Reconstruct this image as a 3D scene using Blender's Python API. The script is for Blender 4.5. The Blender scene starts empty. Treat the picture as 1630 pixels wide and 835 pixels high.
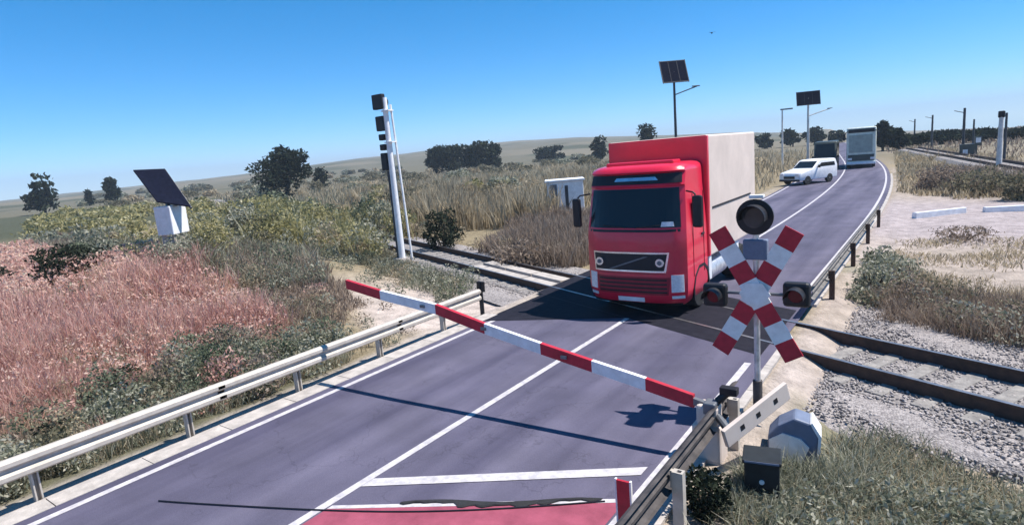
import bpy, bmesh, math, random
import numpy as np
from mathutils import Vector, Matrix
random.seed(7); RNG = np.random.default_rng(7)
S = bpy.context.scene
COL = S.collection
R_ = math.radians

# ------------------------------------------------------------------ camera
CAM_H = 4.15
FPX, CX, CY = 955.0, 815.0, 417.5
RT = np.array([0.8120, 0.0354, -0.5825]); FW = np.array([0.5778, -0.1891, 0.7940]); UP = np.array([-0.0820, -0.9813, -0.1741])
cd = bpy.data.cameras.new('camera'); cam = bpy.data.objects.new('camera', cd); COL.objects.link(cam)
cd.sensor_width = 36; cd.lens = 36 * FPX / 1630; cd.clip_start = 0.05; cd.clip_end = 9000
right = Vector((RT[0], FW[0], UP[0])); down = Vector((RT[1], FW[1], UP[1])); fwd = Vector((RT[2], FW[2], UP[2]))
M = Matrix((right, -down, -fwd)).transposed().to_4x4(); M.translation = Vector((0, 0, CAM_H))
cam.matrix_world = M
S.camera = cam

# ------------------------------------------------------------------ light
SUN = Vector((0.82, 0.57, 0)).normalized(); EL = R_(60)
SUNDIR = Vector((SUN.x * math.cos(EL), SUN.y * math.cos(EL), math.sin(EL)))
sd = bpy.data.lights.new('sun', 'SUN'); sd.energy = 3.4; sd.angle = R_(0.5); sd.color = (1.0, 0.95, 0.88)
so = bpy.data.objects.new('sun', sd); COL.objects.link(so); so.rotation_euler = SUNDIR.to_track_quat('Z', 'Y').to_euler()
so.location = (0, 0, 60)
W = bpy.data.worlds.new('World'); S.world = W; W.use_nodes = True
nt = W.node_tree; bg = nt.nodes['Background']
sky = nt.nodes.new('ShaderNodeTexSky'); sky.sky_type = 'NISHITA'; sky.sun_disc = False
sky.sun_elevation = EL; sky.sun_rotation = math.atan2(SUN.x, SUN.y); sky.air_density = 0.42; sky.dust_density = 0.0; sky.ozone_density = 3.0; sky.altitude = 0
hs = nt.nodes.new('ShaderNodeHueSaturation'); hs.inputs['Hue'].default_value = 0.494; hs.inputs['Saturation'].default_value = 1.55
gm = nt.nodes.new('ShaderNodeGamma'); gm.inputs['Gamma'].default_value = 0.8
nt.links.new(sky.outputs[0], gm.inputs[0]); nt.links.new(gm.outputs[0], hs.inputs['Color']); nt.links.new(hs.outputs[0], bg.inputs[0]); bg.inputs[1].default_value = 0.14
S.view_settings.view_transform = 'Standard'; S.view_settings.look = 'None'; S.view_settings.gamma = 1; S.view_settings.use_curve_mapping = False
S.view_settings.exposure = 1.2
S.render.engine = 'CYCLES'
S.cycles.max_bounces = 6; S.cycles.transparent_max_bounces = 6

# ------------------------------------------------------------------ materials
def mat(name, col, rough=0.7, metal=0.0, var=0.12, vscale=3.0, bump=0.0, bscale=30.0, col2=None, spec=0.4, coat=0.0, detail=6):
    m = bpy.data.materials.new(name); m.use_nodes = True
    n = m.node_tree.nodes; l = m.node_tree.links; b = n['Principled BSDF']
    b.inputs['Roughness'].default_value = rough; b.inputs['Metallic'].default_value = metal
    b.inputs['Specular IOR Level'].default_value = spec; b.inputs['Coat Weight'].default_value = coat
    g = n.new('ShaderNodeNewGeometry')
    if var > 0 or col2:
        t = n.new('ShaderNodeTexNoise'); t.inputs['Scale'].default_value = vscale; t.inputs['Detail'].default_value = detail; t.inputs['Roughness'].default_value = 0.65
        l.new(g.outputs['Position'], t.inputs['Vector'])
        r = n.new('ShaderNodeValToRGB'); l.new(t.outputs['Fac'], r.inputs[0])
        a = [max(0, c * (1 - var * 1.6)) for c in col]; z = col2 or [min(1, c * (1 + var * 1.3)) for c in col]
        if col2: a = list(col)
        r.color_ramp.elements[0].position = 0.33; r.color_ramp.elements[1].position = 0.67
        r.color_ramp.elements[0].color = (*a, 1); r.color_ramp.elements[1].color = (*z, 1)
        l.new(r.outputs[0], b.inputs['Base Color'])
    else:
        b.inputs['Base Color'].default_value = (*col, 1)
    if bump > 0:
        t2 = n.new('ShaderNodeTexNoise'); t2.inputs['Scale'].default_value = bscale; t2.inputs['Detail'].default_value = 5
        l.new(g.outputs['Position'], t2.inputs['Vector'])
        bp = n.new('ShaderNodeBump'); bp.inputs['Strength'].default_value = bump; bp.inputs['Distance'].default_value = 0.03
        l.new(t2.outputs['Fac'], bp.inputs['Height']); l.new(bp.outputs[0], b.inputs['Normal'])
    return m

def leafmat(name, cols, trans=0.35, nscale=0.6, namt=0.35):
    """each leaf or blade gets one of the plant's own hues; patches drift between them"""
    m = bpy.data.materials.new(name); m.use_nodes = True
    n = m.node_tree.nodes; l = m.node_tree.links; n.remove(n['Principled BSDF'])
    g = n.new('ShaderNodeNewGeometry'); t = n.new('ShaderNodeTexNoise'); t.inputs['Scale'].default_value = nscale; t.inputs['Detail'].default_value = 4
    l.new(g.outputs['Position'], t.inputs['Vector'])
    mx = n.new('ShaderNodeMix'); mx.data_type = 'FLOAT'; mx.inputs[0].default_value = namt
    mr = n.new('ShaderNodeMapRange'); mr.inputs[1].default_value = 0.3; mr.inputs[2].default_value = 0.7
    l.new(t.outputs['Fac'], mr.inputs[0]); l.new(g.outputs['Random Per Island'], mx.inputs[2]); l.new(mr.outputs[0], mx.inputs[3])
    r = n.new('ShaderNodeValToRGB'); l.new(mx.outputs[0], r.inputs[0])
    e = r.color_ramp.elements
    while len(e) < len(cols): e.new(0.5)
    for i, c in enumerate(cols):
        e[i].position = i / (len(cols) - 1); e[i].color = (*c, 1)
    d = n.new('ShaderNodeBsdfDiffuse'); tr = n.new('ShaderNodeBsdfTranslucent'); ms = n.new('ShaderNodeMixShader'); ms.inputs[0].default_value = trans
    l.new(r.outputs[0], d.inputs[0]); l.new(r.outputs[0], tr.inputs[0]); l.new(d.outputs[0], ms.inputs[1]); l.new(tr.outputs[0], ms.inputs[2])
    l.new(ms.outputs[0], n['Material Output'].inputs[0])
    return m

MT = {}
MT['red_paint'] = mat('red_paint', (0.70, 0.018, 0.055), 0.32, var=0.06, vscale=1.5, coat=0.4)
MT['dark_red'] = mat('dark_red', (0.30, 0.012, 0.03), 0.5, var=0.1)
MT['white_paint'] = mat('white_paint', (0.78, 0.78, 0.8), 0.5, var=0.08, vscale=4)
MT['sign_white'] = mat('sign_white', (0.70, 0.69, 0.69), 0.55, vscale=7, col2=(0.86, 0.86, 0.87), detail=9)
MT['sign_red'] = mat('sign_red', (0.36, 0.014, 0.03), 0.55, vscale=7, col2=(0.52, 0.02, 0.045), detail=9)
MT['cream'] = mat('cream', (0.64, 0.54, 0.48), 0.6, var=0.06, vscale=1.2)
MT['black'] = mat('black', (0.012, 0.012, 0.016), 0.5, var=0.15)
MT['rubber'] = mat('rubber', (0.02, 0.02, 0.022), 0.85, var=0.2, vscale=8)
MT['glass'] = mat('glass', (0.010, 0.016, 0.022), 0.08, var=0, spec=0.34)
MT['chrome'] = mat('chrome', (0.75, 0.75, 0.78), 0.25, metal=0.9, var=0.1)
MT['light_glass'] = mat('light_glass', (0.75, 0.72, 0.74), 0.15, var=0.1, vscale=20)
MT['alu'] = mat('alu', (0.62, 0.62, 0.64), 0.4, metal=0.6, var=0.2, vscale=6)
MT['galv'] = mat('galv', (0.40, 0.36, 0.315), 0.6, metal=0.1, var=0.16, vscale=5, col2=(0.54, 0.49, 0.44))
MT['weathered'] = mat('weathered', (0.03, 0.027, 0.03), 0.75, metal=0.1, var=0.2, vscale=4, col2=(0.11, 0.095, 0.09))
MT['mid_steel'] = mat('mid_steel', (0.10, 0.095, 0.09), 0.7, metal=0.1, vscale=4, col2=(0.22, 0.20, 0.185))
MT['rust'] = mat('rust', (0.045, 0.030, 0.026), 0.75, metal=0.2, var=0.2, vscale=6, col2=(0.10, 0.06, 0.045))
MT['rail_top'] = mat('rail_top', (0.35, 0.33, 0.33), 0.35, metal=0.8, var=0.2)
MT['bark'] = mat('bark', (0.10, 0.075, 0.055), 0.9, var=0.3, vscale=6, bump=0.4)
MT['lens_red'] = mat('lens_red', (0.10, 0.006, 0.012), 0.18, var=0.1)
MT['lens_dark'] = mat('lens_dark', (0.05, 0.052, 0.06), 0.2, var=0.1)
MT['panel_blue'] = mat('panel_blue', (0.008, 0.010, 0.022), 0.8, var=0.2, vscale=8, spec=.03)
MT['greyblue'] = mat('greyblue', (0.14, 0.17, 0.25), 0.55, var=0.1, vscale=5)
MT['darkgreen'] = mat('darkgreen', (0.014, 0.018, 0.022), 0.55, var=0.2, vscale=6)
MT['concrete'] = mat('concrete', (0.42, 0.38, 0.35), 0.9, var=0.15, vscale=4, bump=0.3, bscale=40)
MT['grey_steel'] = mat('grey_steel', (0.16, 0.17, 0.19), 0.5, metal=0.4, var=0.15)
MT['pole_pale'] = mat('pole_pale', (0.60, 0.58, 0.56), 0.6, var=0.12)
MT['dark_pole'] = mat('dark_pole', (0.05, 0.055, 0.065), 0.7, var=0.2)
MT['paint_line'] = mat('paint_line', (0.36, 0.34, 0.36), 0.75, vscale=9, col2=(0.58, 0.55, 0.56), detail=9)
MT['red_pave'] = mat('red_pave', (0.22, 0.045, 0.075), 0.85, vscale=3, col2=(0.34, 0.075, 0.12), detail=10, bump=0.2, bscale=120)
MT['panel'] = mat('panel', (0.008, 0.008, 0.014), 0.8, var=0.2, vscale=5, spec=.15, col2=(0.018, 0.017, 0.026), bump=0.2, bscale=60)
MT['dark_vehicle'] = mat('dark_vehicle', (0.05, 0.06, 0.055), 0.35, var=0.1)
MT['coach_paint'] = mat('coach_paint', (0.66, 0.68, 0.60), 0.45, var=0.1)
MT['grey_vehicle'] = mat('grey_vehicle', (0.30, 0.34, 0.31), 0.4, var=0.1)

def asphalt():
    m = bpy.data.materials.new('asphalt'); m.use_nodes = True
    n = m.node_tree.nodes; l = m.node_tree.links; b = n['Principled BSDF']
    b.inputs['Roughness'].default_value = 0.82; b.inputs['Specular IOR Level'].default_value = 0.35
    g = n.new('ShaderNodeNewGeometry')
    mp = n.new('ShaderNodeMapping'); mp.inputs['Scale'].default_value = (1.3, 0.10, 1); l.new(g.outputs['Position'], mp.inputs[0])
    t = n.new('ShaderNodeTexNoise'); t.inputs['Scale'].default_value = 1.0; t.inputs['Detail'].default_value = 5; l.new(mp.outputs[0], t.inputs['Vector'])
    r = n.new('ShaderNodeValToRGB'); r.color_ramp.elements[0].position = 0.32; r.color_ramp.elements[1].position = 0.70
    r.color_ramp.elements[0].color = (0.058, 0.053, 0.090, 1); r.color_ramp.elements[1].color = (0.128, 0.117, 0.168, 1)
    l.new(t.outputs['Fac'], r.inputs[0])
    f = n.new('ShaderNodeTexNoise'); f.inputs['Scale'].default_value = 90; f.inputs['Detail'].default_value = 3; l.new(g.outputs['Position'], f.inputs['Vector'])
    mr = n.new('ShaderNodeMapRange'); mr.inputs[3].default_value = 0.6; mr.inputs[4].default_value = 1.4; l.new(f.outputs['Fac'], mr.inputs[0])
    p = n.new('ShaderNodeTexNoise'); p.inputs['Scale'].default_value = 0.9; p.inputs['Detail'].default_value = 6; l.new(g.outputs['Position'], p.inputs['Vector'])
    mr2 = n.new('ShaderNodeMapRange'); mr2.inputs[1].default_value = .3; mr2.inputs[2].default_value = .7; mr2.inputs[3].default_value = 0.82; mr2.inputs[4].default_value = 1.15; l.new(p.outputs['Fac'], mr2.inputs[0])
    q = n.new('ShaderNodeMath'); q.operation = 'MULTIPLY'; l.new(mr.outputs[0], q.inputs[0]); l.new(mr2.outputs[0], q.inputs[1])
    v = n.new('ShaderNodeVectorMath'); v.operation = 'SCALE'; l.new(r.outputs[0], v.inputs[0]); l.new(q.outputs[0], v.inputs['Scale'])
    ck = n.new('ShaderNodeTexVoronoi'); ck.feature = 'DISTANCE_TO_EDGE'; ck.inputs['Scale'].default_value = 0.55
    wn = n.new('ShaderNodeTexNoise'); wn.inputs['Scale'].default_value = 2.5; wn.inputs['Detail'].default_value = 4; l.new(g.outputs['Position'], wn.inputs['Vector'])
    wa = n.new('ShaderNodeVectorMath'); wa.operation = 'ADD'; l.new(g.outputs['Position'], wa.inputs[0]); l.new(wn.outputs['Color'], wa.inputs[1]); l.new(wa.outputs[0], ck.inputs['Vector'])
    cr = n.new('ShaderNodeMapRange'); cr.inputs[1].default_value = 0.002; cr.inputs[2].default_value = 0.010; cr.inputs[3].default_value = 0.80; cr.inputs[4].default_value = 1.0; l.new(ck.outputs['Distance'], cr.inputs[0])
    v2 = n.new('ShaderNodeVectorMath'); v2.operation = 'SCALE'; l.new(v.outputs[0], v2.inputs[0]); l.new(cr.outputs[0], v2.inputs['Scale'])
    l.new(v2.outputs[0], b.inputs['Base Color'])
    bp = n.new('ShaderNodeBump'); bp.inputs['Strength'].default_value = 0.35; bp.inputs['Distance'].default_value = 0.01; l.new(f.outputs['Fac'], bp.inputs['Height']); l.new(bp.outputs[0], b.inputs['Normal'])
    return m
MT['asphalt'] = asphalt()

def stones(name, c0, c1, scale, bump):
    m = bpy.data.materials.new(name); m.use_nodes = True
    n = m.node_tree.nodes; l = m.node_tree.links; b = n['Principled BSDF']; b.inputs['Roughness'].default_value = 0.9
    g = n.new('ShaderNodeNewGeometry')
    v = n.new('ShaderNodeTexVoronoi'); v.inputs['Scale'].default_value = scale; l.new(g.outputs['Position'], v.inputs['Vector'])
    s = n.new('ShaderNodeSeparateColor'); l.new(v.outputs['Color'], s.inputs[0])
    t = n.new('ShaderNodeTexNoise'); t.inputs['Scale'].default_value = 1.2; t.inputs['Detail'].default_value = 5; l.new(g.outputs['Position'], t.inputs['Vector'])
    mx = n.new('ShaderNodeMix'); mx.data_type = 'FLOAT'; mx.inputs[0].default_value = 0.5; l.new(s.outputs[0], mx.inputs[2]); l.new(t.outputs['Fac'], mx.inputs[3])
    r = n.new('ShaderNodeValToRGB'); r.color_ramp.elements[0].position = 0.2; r.color_ramp.elements[1].position = 0.8
    r.color_ramp.elements[0].color = (*c0, 1); r.color_ramp.elements[1].color = (*c1, 1)
    l.new(mx.outputs[0], r.inputs[0]); l.new(r.outputs[0], b.inputs['Base Color'])
    bp = n.new('ShaderNodeBump'); bp.inputs['Strength'].default_value = bump; bp.inputs['Distance'].default_value = 0.05; bp.invert = True
    l.new(v.outputs['Distance'], bp.inputs['Height']); l.new(bp.outputs[0], b.inputs['Normal'])
    return m

MT['ballast'] = stones('ballast', (0.14, 0.125, 0.125), (0.42, 0.38, 0.365), 30, 0.5)
MT['stone'] = leafmat('stone', [(0.15, 0.14, 0.14), (0.31, 0.285, 0.28), (0.46, 0.42, 0.41)], 0.0, 1.5, .25)
MT['bed_pale'] = stones('bed_pale', (0.13, 0.12, 0.12), (0.33, 0.30, 0.29), 15, 0.7)
MT['sleeper'] = mat('sleeper', (0.16, 0.15, 0.145), 0.95, var=0.25, vscale=5, col2=(0.32, 0.30, 0.28), bump=.4)
# ------------------------------------------------------------------ objects
def tag(o, label=None, cat=None, group=None, kind=None):
    if label: o['label'] = label
    if cat: o['category'] = cat
    if group: o['group'] = group
    if kind: o['kind'] = kind
    return o
def empty(name, loc=(0, 0, 0), rz=0.0, label=None, cat=None, group=None):
    o = bpy.data.objects.new(name, None); COL.objects.link(o); o.location = loc; o.rotation_euler = (0, 0, rz); o.empty_display_size = 0.2
    return tag(o, label, cat, group)

class MB:
    def __init__(s): s.v = []; s.f = []; s.mi = []; s.cur = 0
    def add(s, vs, fs):
        k = len(s.v); s.v += [tuple(p) for p in vs]; s.f += [tuple(i + k for i in f) for f in fs]; s.mi += [s.cur] * len(fs); return s
    def box(s, c, d, rot=None):
        x, y, z = d[0] / 2, d[1] / 2, d[2] / 2
        vs = [Vector(p) for p in ((-x, -y, -z), (x, -y, -z), (x, y, -z), (-x, y, -z), (-x, -y, z), (x, -y, z), (x, y, z), (-x, y, z))]
        if rot is not None: vs = [rot @ v for v in vs]
        c = Vector(c)
        return s.add([v + c for v in vs], [(0, 3, 2, 1), (4, 5, 6, 7), (0, 1, 5, 4), (1, 2, 6, 5), (2, 3, 7, 6), (3, 0, 4, 7)])
    def tube(s, pts, rad, n=10, cap=True):
        pts = [Vector(p) for p in pts]
        if not isinstance(rad, (list, tuple)): rad = [rad] * len(pts)
        k = len(s.v); vs = []; fs = []
        for i, p in enumerate(pts):
            d = (pts[min(i + 1, len(pts) - 1)] - pts[max(i - 1, 0)]).normalized()
            a = d.cross(Vector((0, 0, 1)) if abs(d.z) < 0.95 else Vector((0, 1, 0))).normalized(); b = d.cross(a)
            for j in range(n):
                t = 2 * math.pi * j / n; vs.append(p + (a * math.cos(t) + b * math.sin(t)) * rad[i])
        for i in range(len(pts) - 1):
            for j in range(n): fs.append((i * n + j, i * n + (j + 1) % n, (i + 1) * n + (j + 1) % n, (i + 1) * n + j))
        if cap: fs.append(tuple(range(n - 1, -1, -1))); fs.append(tuple((len(pts) - 1) * n + j for j in range(n)))
        return s.add(vs, fs)
    def prism(s, prof, a0, a1, axis='x'):
        """profile of (u,v) pairs; axis x: u=y v=z; axis y: u=x v=z; axis z: u=x v=y"""
        n = len(prof)
        P = {'x': lambda u, v, a: (a, u, v), 'y': lambda u, v, a: (u, a, v), 'z': lambda u, v, a: (u, v, a)}[axis]
        vs = [P(u, v, a0) for u, v in prof] + [P(u, v, a1) for u, v in prof]
        fs = [tuple(range(n)), tuple(range(2 * n - 1, n - 1, -1))] + [(i, i + n, (i + 1) % n + n, (i + 1) % n) for i in range(n)]
        return s.add(vs, fs)
    def build(s, name, m, parent=None, bevel=0.0, smooth=False, seg=2):
        me = bpy.data.meshes.new(name); me.from_pydata(s.v, [], s.f)
        for x in (m if isinstance(m, (list, tuple)) else [m]): me.materials.append(MT[x] if isinstance(x, str) else x)
        if any(s.mi): me.polygons.foreach_set('material_index', s.mi)
        bm = bmesh.new(); bm.from_mesh(me); bmesh.ops.recalc_face_normals(bm, faces=bm.faces)
        if bevel > 0:
            ed = [e for e in bm.edges if len(e.link_faces) == 2 and e.calc_face_angle(0) > 0.5]
            bmesh.ops.bevel(bm, geom=ed, offset=bevel, segments=seg, affect='EDGES', clamp_overlap=True, profile=0.5)
        bm.to_mesh(me); bm.free()
        if smooth: me.polygons.foreach_set('use_smooth', [True] * len(me.polygons)); me.set_sharp_from_angle(angle=R_(38))
        o = bpy.data.objects.new(name, me); COL.objects.link(o)
        if parent is not None: o.parent = parent
        return o

def npmesh(name, V, F, m, parent=None, smooth=False):
    """V (n,3); F list of arrays (k,3) / (k,4)"""
    me = bpy.data.meshes.new(name); me.vertices.add(len(V)); me.vertices.foreach_set('co', np.asarray(V, np.float32).ravel())
    loops = np.concatenate([f.ravel() for f in F]); tot = np.concatenate([np.full(len(f), f.shape[1]) for f in F])
    st = np.concatenate([[0], np.cumsum(tot)[:-1]])
    me.loops.add(len(loops)); me.loops.foreach_set('vertex_index', loops.astype(np.int32))
    me.polygons.add(len(tot)); me.polygons.foreach_set('loop_start', st.astype(np.int32))
    me.materials.append(m); me.update(calc_edges=True); me.validate()
    if smooth: me.polygons.foreach_set('use_smooth', [True] * len(me.polygons))
    o = bpy.data.objects.new(name, me); COL.objects.link(o)
    if parent is not None: o.parent = parent
    return o

# ------------------------------------------------------------------ terrain
SL = 0.445; TY0 = 11.9; CT = math.cos(math.atan(SL))            # the track: y = TY0 - SL*x
def track_d(x, y): return (y - (TY0 - SL * x)) * CT
def road_off(y):
    t = np.maximum(0, np.asarray(y, float) - 28); return -np.where(t < 60, t * t * 0.00125, 4.5 + (t - 60) * 0.15)
def sst(a, b, x):
    t = np.clip((x - a) / (b - a), 0, 1); return t * t * (3 - 2 * t)
_ph = RNG.uniform(0, 6.28, (14, 2)); _dr = RNG.uniform(0, 6.28, 14); _fr = np.geomspace(0.05, 1.4, 14)
def wob(x, y, lo=0, hi=14, power=0.5):
    o = 0
    for i in range(lo, hi):
        o = o + np.sin((x * math.cos(_dr[i]) + y * math.sin(_dr[i])) * _fr[i] * 2 + _ph[i, 0]) * np.sin((y * math.cos(_dr[i]) - x * math.sin(_dr[i])) * _fr[i] * 1.7 + _ph[i, 1]) / (1 + i * power)
    return o
_tp = np.array([-180, -100, -78, -69, -60, -50, -44, -37, -30, -22, -14, -9, -4, 3, 12, 60, 180.0])
_sk = np.array([0, 0, -4, 0, 5, 14, 18, 22, 20, 12, 4, -4, -9, -16, -18, -4, 0.0])       # skyline above the eye level, in 1/955 of the distance
def hgt(x, y):
    x = np.asarray(x, float); y = np.asarray(y, float)
    rx = x - road_off(y)
    dl = -9.9 - rx; dr = rx + 2.3
    off = np.maximum(dl, dr)                                      # how far off the road
    h = -0.02 - 0.10 * sst(0.2, 1.2, off)
    td = np.abs(track_d(x, y))
    nt_ = sst(2.6, 6.5, td)
    h = h + 0.07 * wob(x, y, 4, 14) * sst(0.6, 3, off) * nt_
    h = h + 1.0 * sst(2.5, 9, dl) * nt_ * sst(48, 22, y) * sst(-60, -20, x - 30)
    r = np.hypot(x, y); th = np.degrees(np.arctan2(x, y))
    s = np.interp(th, _tp, _sk)
    h = h + s / 955 * r * sst(110, 700, r) * sst(0, 1, (off - 1) / 12)
    h = h + CAM_H * sst(150, 1200, r) * 0.93 * (s >= -30)
    h = h + wob(x * 0.12, y * 0.12, 0, 8) * 1.1 * sst(130, 500, r)
    h = h + 1.45 * np.exp(-((x + 25.2) ** 2 + (y - 11.6) ** 2) / 26.0)
    h = h - 0.17 * (1 - nt_) * sst(0.0, 0.9, off)
    return h
def H1(x, y): return float(hgt(x, y))
def on_ground(px, py, up=0.0):
    """the spot of the terrain seen at a photo pixel"""
    v = np.array([px - CX, py - CY, FPX]); d = np.array([v @ RT, v @ FW, v @ UP]); d /= np.linalg.norm(d); t = 1.0
    for _ in range(4000):
        p = np.array([0, 0, CAM_H]) + d * t
        g = p[2] - up - H1(p[0], p[1])
        if g < 0.01: break
        t += max(0.02, g * 0.6)
        if t > 3000: break
    return p[0], p[1]

def ground():
    nth, nr = 900, 250
    th = np.linspace(0, 2 * math.pi, nth, endpoint=False); rr = np.concatenate([[0.0], np.geomspace(0.6, 4200, nr)])
    ox, oy = -6.0, 9.0
    A, B = np.meshgrid(rr, th, indexing='ij'); X = ox + A * np.sin(B); Y = oy + A * np.cos(B); Z = hgt(X, Y)
    V = np.stack([X, Y, Z], -1).reshape(-1, 3)
    i = np.arange(len(rr) - 1)[:, None]; j = np.arange(nth)[None, :]; j2 = (j + 1) % nth
    F = np.stack([i * nth + j, i * nth + j2, (i + 1) * nth + j2, (i + 1) * nth + j], -1).reshape(-1, 4)
    x, y = V[:, 0], V[:, 1]; rx = x - road_off(y); td = track_d(x, y); n1 = wob(x, y, 3, 14, .25); n2 = wob(y + 31, x - 7, 2, 13, .25)
    C = np.tile(np.array([0.25, 0.205, 0.135]), (len(V), 1))
    def mixin(c, w): C[:] = C * (1 - w[:, None]) + np.array(c) * w[:, None]
    r = np.hypot(x, y)
    mixin((0.135, 0.125, 0.09), sst(60, 200, r)); mixin((0.075, 0.08, 0.052), sst(0.2, 0.9, wob(x * .15, y * .15, 0, 9, .2)) * sst(40, 90, r))
    mixin((0.175, 0.155, 0.115), sst(0.3, 1.0, wob(y * .1 + 9, x * .1, 0, 9, .2)) * sst(60, 140, r))
    left = sst(-9.6, -10.6, rx)
    near = sst(45, 20, y)
    mixin((0.34, 0.215, 0.17), left * sst(-75, -58, x) * near * sst(-13, -16, x) * sst(3, -2, y - (8 - .28 * x * .6)))
    mixin((0.12, 0.115, 0.075), left * near * sst(9.0, 6.5, y + n1 * .8) * sst(-15, -12.5, x))
    mixin((0.46, 0.39, 0.35), left * sst(-21, -13, x) * sst(4.6, 2.6, np.abs(td + 2.6) + n1 * .8) )
    mixin((0.44, 0.38, 0.34), sst(-10.9, -10.3, rx + n1 * .2) * sst(-9, -10, rx) * sst(60, 35, y) * 0.8)
    rightz = sst(-2.7, -2.2, rx)
    mixin((0.40, 0.34, 0.31), rightz * sst(80, 60, y) * (0.75 + 0.2 * np.clip(n1, -1, 1)))
    mixin((0.36, 0.31, 0.31), rightz * sst(23, 28, y + n2) * sst(60, 50, y - x * 2) * sst(44, 36, y) )
    mixin((0.20, 0.185, 0.12), rightz * sst(-2.1, -1.6, rx + n1 * .2) * sst(9.4, 8.6, y + x * .445 + n2 * .4))
    mixin((0.24, 0.205, 0.155), rightz * sst(40, 46, y + x) * sst(.1, .6, n2 + .3))
    mixin((0.27, 0.25, 0.19), rightz * sst(0.1, 0.5, n2) * sst(15.5, 17, y + .445 * x) * sst(28, 24, y))
    me_o = npmesh('ground', V, [F], None, smooth=True); me = me_o.data; me.materials.clear()
    ca = me.color_attributes.new('soil', 'FLOAT_COLOR', 'POINT'); ca.data.foreach_set('color', np.concatenate([C, np.ones((len(C), 1))], 1).astype(np.float32).ravel())
    m = bpy.data.materials.new('soil'); m.use_nodes = True; n = m.node_tree.nodes; l = m.node_tree.links; b = n['Principled BSDF']; b.inputs['Roughness'].default_value = 0.95; b.inputs['Specular IOR Level'].default_value = 0.1
    a = n.new('ShaderNodeAttribute'); a.attribute_name = 'soil'; g = n.new('ShaderNodeNewGeometry')
    t = n.new('ShaderNodeTexNoise'); t.inputs['Scale'].default_value = 2.2; t.inputs['Detail'].default_value = 9; t.inputs['Roughness'].default_value = 0.7; l.new(g.outputs['Position'], t.inputs['Vector'])
    mr = n.new('ShaderNodeMapRange'); mr.inputs[1].default_value = 0.3; mr.inputs[2].default_value = 0.7; mr.inputs[3].default_value = 0.62; mr.inputs[4].default_value = 1.3; l.new(t.outputs['Fac'], mr.inputs[0])
    v = n.new('ShaderNodeVectorMath'); v.operation = 'SCALE'; l.new(a.outputs['Color'], v.inputs[0]); l.new(mr.outputs[0], v.inputs['Scale']); l.new(v.outputs[0], b.inputs['Base Color'])
    t2 = n.new('ShaderNodeTexNoise'); t2.inputs['Scale'].default_value = 14; t2.inputs['Detail'].default_value = 8; l.new(g.outputs['Position'], t2.inputs['Vector'])
    bp = n.new('ShaderNodeBump'); bp.inputs['Strength'].default_value = 0.7; bp.inputs['Distance'].default_value = 0.08; l.new(t2.outputs['Fac'], bp.inputs['Height']); l.new(bp.outputs[0], b.inputs['Normal'])
    me.materials.append(m); tag(me_o, kind='structure')
ground()

# ------------------------------------------------------------------ road
XC, XL, XR = -6.2, -9.33, -2.86
def ribbon(name, x0, x1, y0, y1, z, m, step=1.0, taper=None):
    ys = np.arange(y0, y1 + step * .5, step); V = []; 
    for y in ys:
        o = float(road_off(y)); k = 0.15 if y > 88 else 0
        far = max(0, H1(x0 + o - 0, y) + 0.02) if y > 110 else 0
        V += [(x0 + o, y, z + far + (0.03 if y > 110 else 0)), (x1 + o, y, z + far + (0.03 if y > 110 else 0))]
    n = len(ys); F = np.array([(2 * i, 2 * i + 1, 2 * i + 3, 2 * i + 2) for i in range(n - 1)])
    o = npmesh(name, np.array(V), [F], MT[m]); return tag(o, kind='structure')
ribbon('road', XL - 0.25, XR + 0.30, -14, 200, 0.030, 'asphalt')
ribbon('centre_line', XC - 0.06, XC + 0.06, -14, 13.2, 0.035, 'paint_line')
ribbon('centre_line', XC - 0.06, XC + 0.06, 17, 200, 0.035, 'paint_line')
ribbon('edge_line', XL - 0.06, XL + 0.06, -14, 12.3, 0.035, 'paint_line')
ribbon('edge_line', XL - 0.06, XL + 0.06, 18, 200, 0.035, 'paint_line')
ribbon('edge_line', XR - 0.06, XR + 0.06, -14, 11, 0.035, 'paint_line')
ribbon('edge_line', XR - 0.06, XR + 0.06, 16, 200, 0.035, 'paint_line')
def sheet(name, pts, z, m):
    return tag(MB().add([(x, y, z) for x, y in pts], [tuple(range(len(pts)))]).build(name, m), kind='structure')
def shoulder(name, x0, x1, y0, y1):
    # a real concrete strip with a 10 cm step towards the verge
    b = MB(); ys = np.arange(y0, y1, 1.25)
    for i, y in enumerate(ys):
        o = float(road_off(y + .6)); b.box(((x0 + x1) / 2 + o, y + .62, -0.04), (x1 - x0, 1.235, 0.15 + 0.006 * random.random()))
    return tag(b.build(name, 'concrete'), kind='structure')
shoulder('shoulder', -9.98, XL - 0.252, -14, 11.5)
shoulder('shoulder', XR + 0.302, -2.42, -14, 11.2)
shoulder('shoulder', XR + 0.302, -2.42, 15.5, 60)
MBW = lambda d, t: (-(t), 0)
# stop line and the red surfacing behind it
sheet('stop_line', [(-6.13, 4.58), (-3.02, 6.50), (-3.02, 6.72), (-6.13, 4.80)], 0.039, 'paint_line')
sheet('red_surfacing', [(-6.11, -6), (-2.95, -6), (-2.95, 5.85), (-6.11, 4.02)], 0.035, 'red_pave')
sheet('white_border', [(-6.11, 4.02), (-2.95, 5.85), (-2.95, 5.94), (-6.11, 4.10)], 0.037, 'paint_line')
def tline(x, off): return TY0 - SL * x + off / CT
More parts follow.
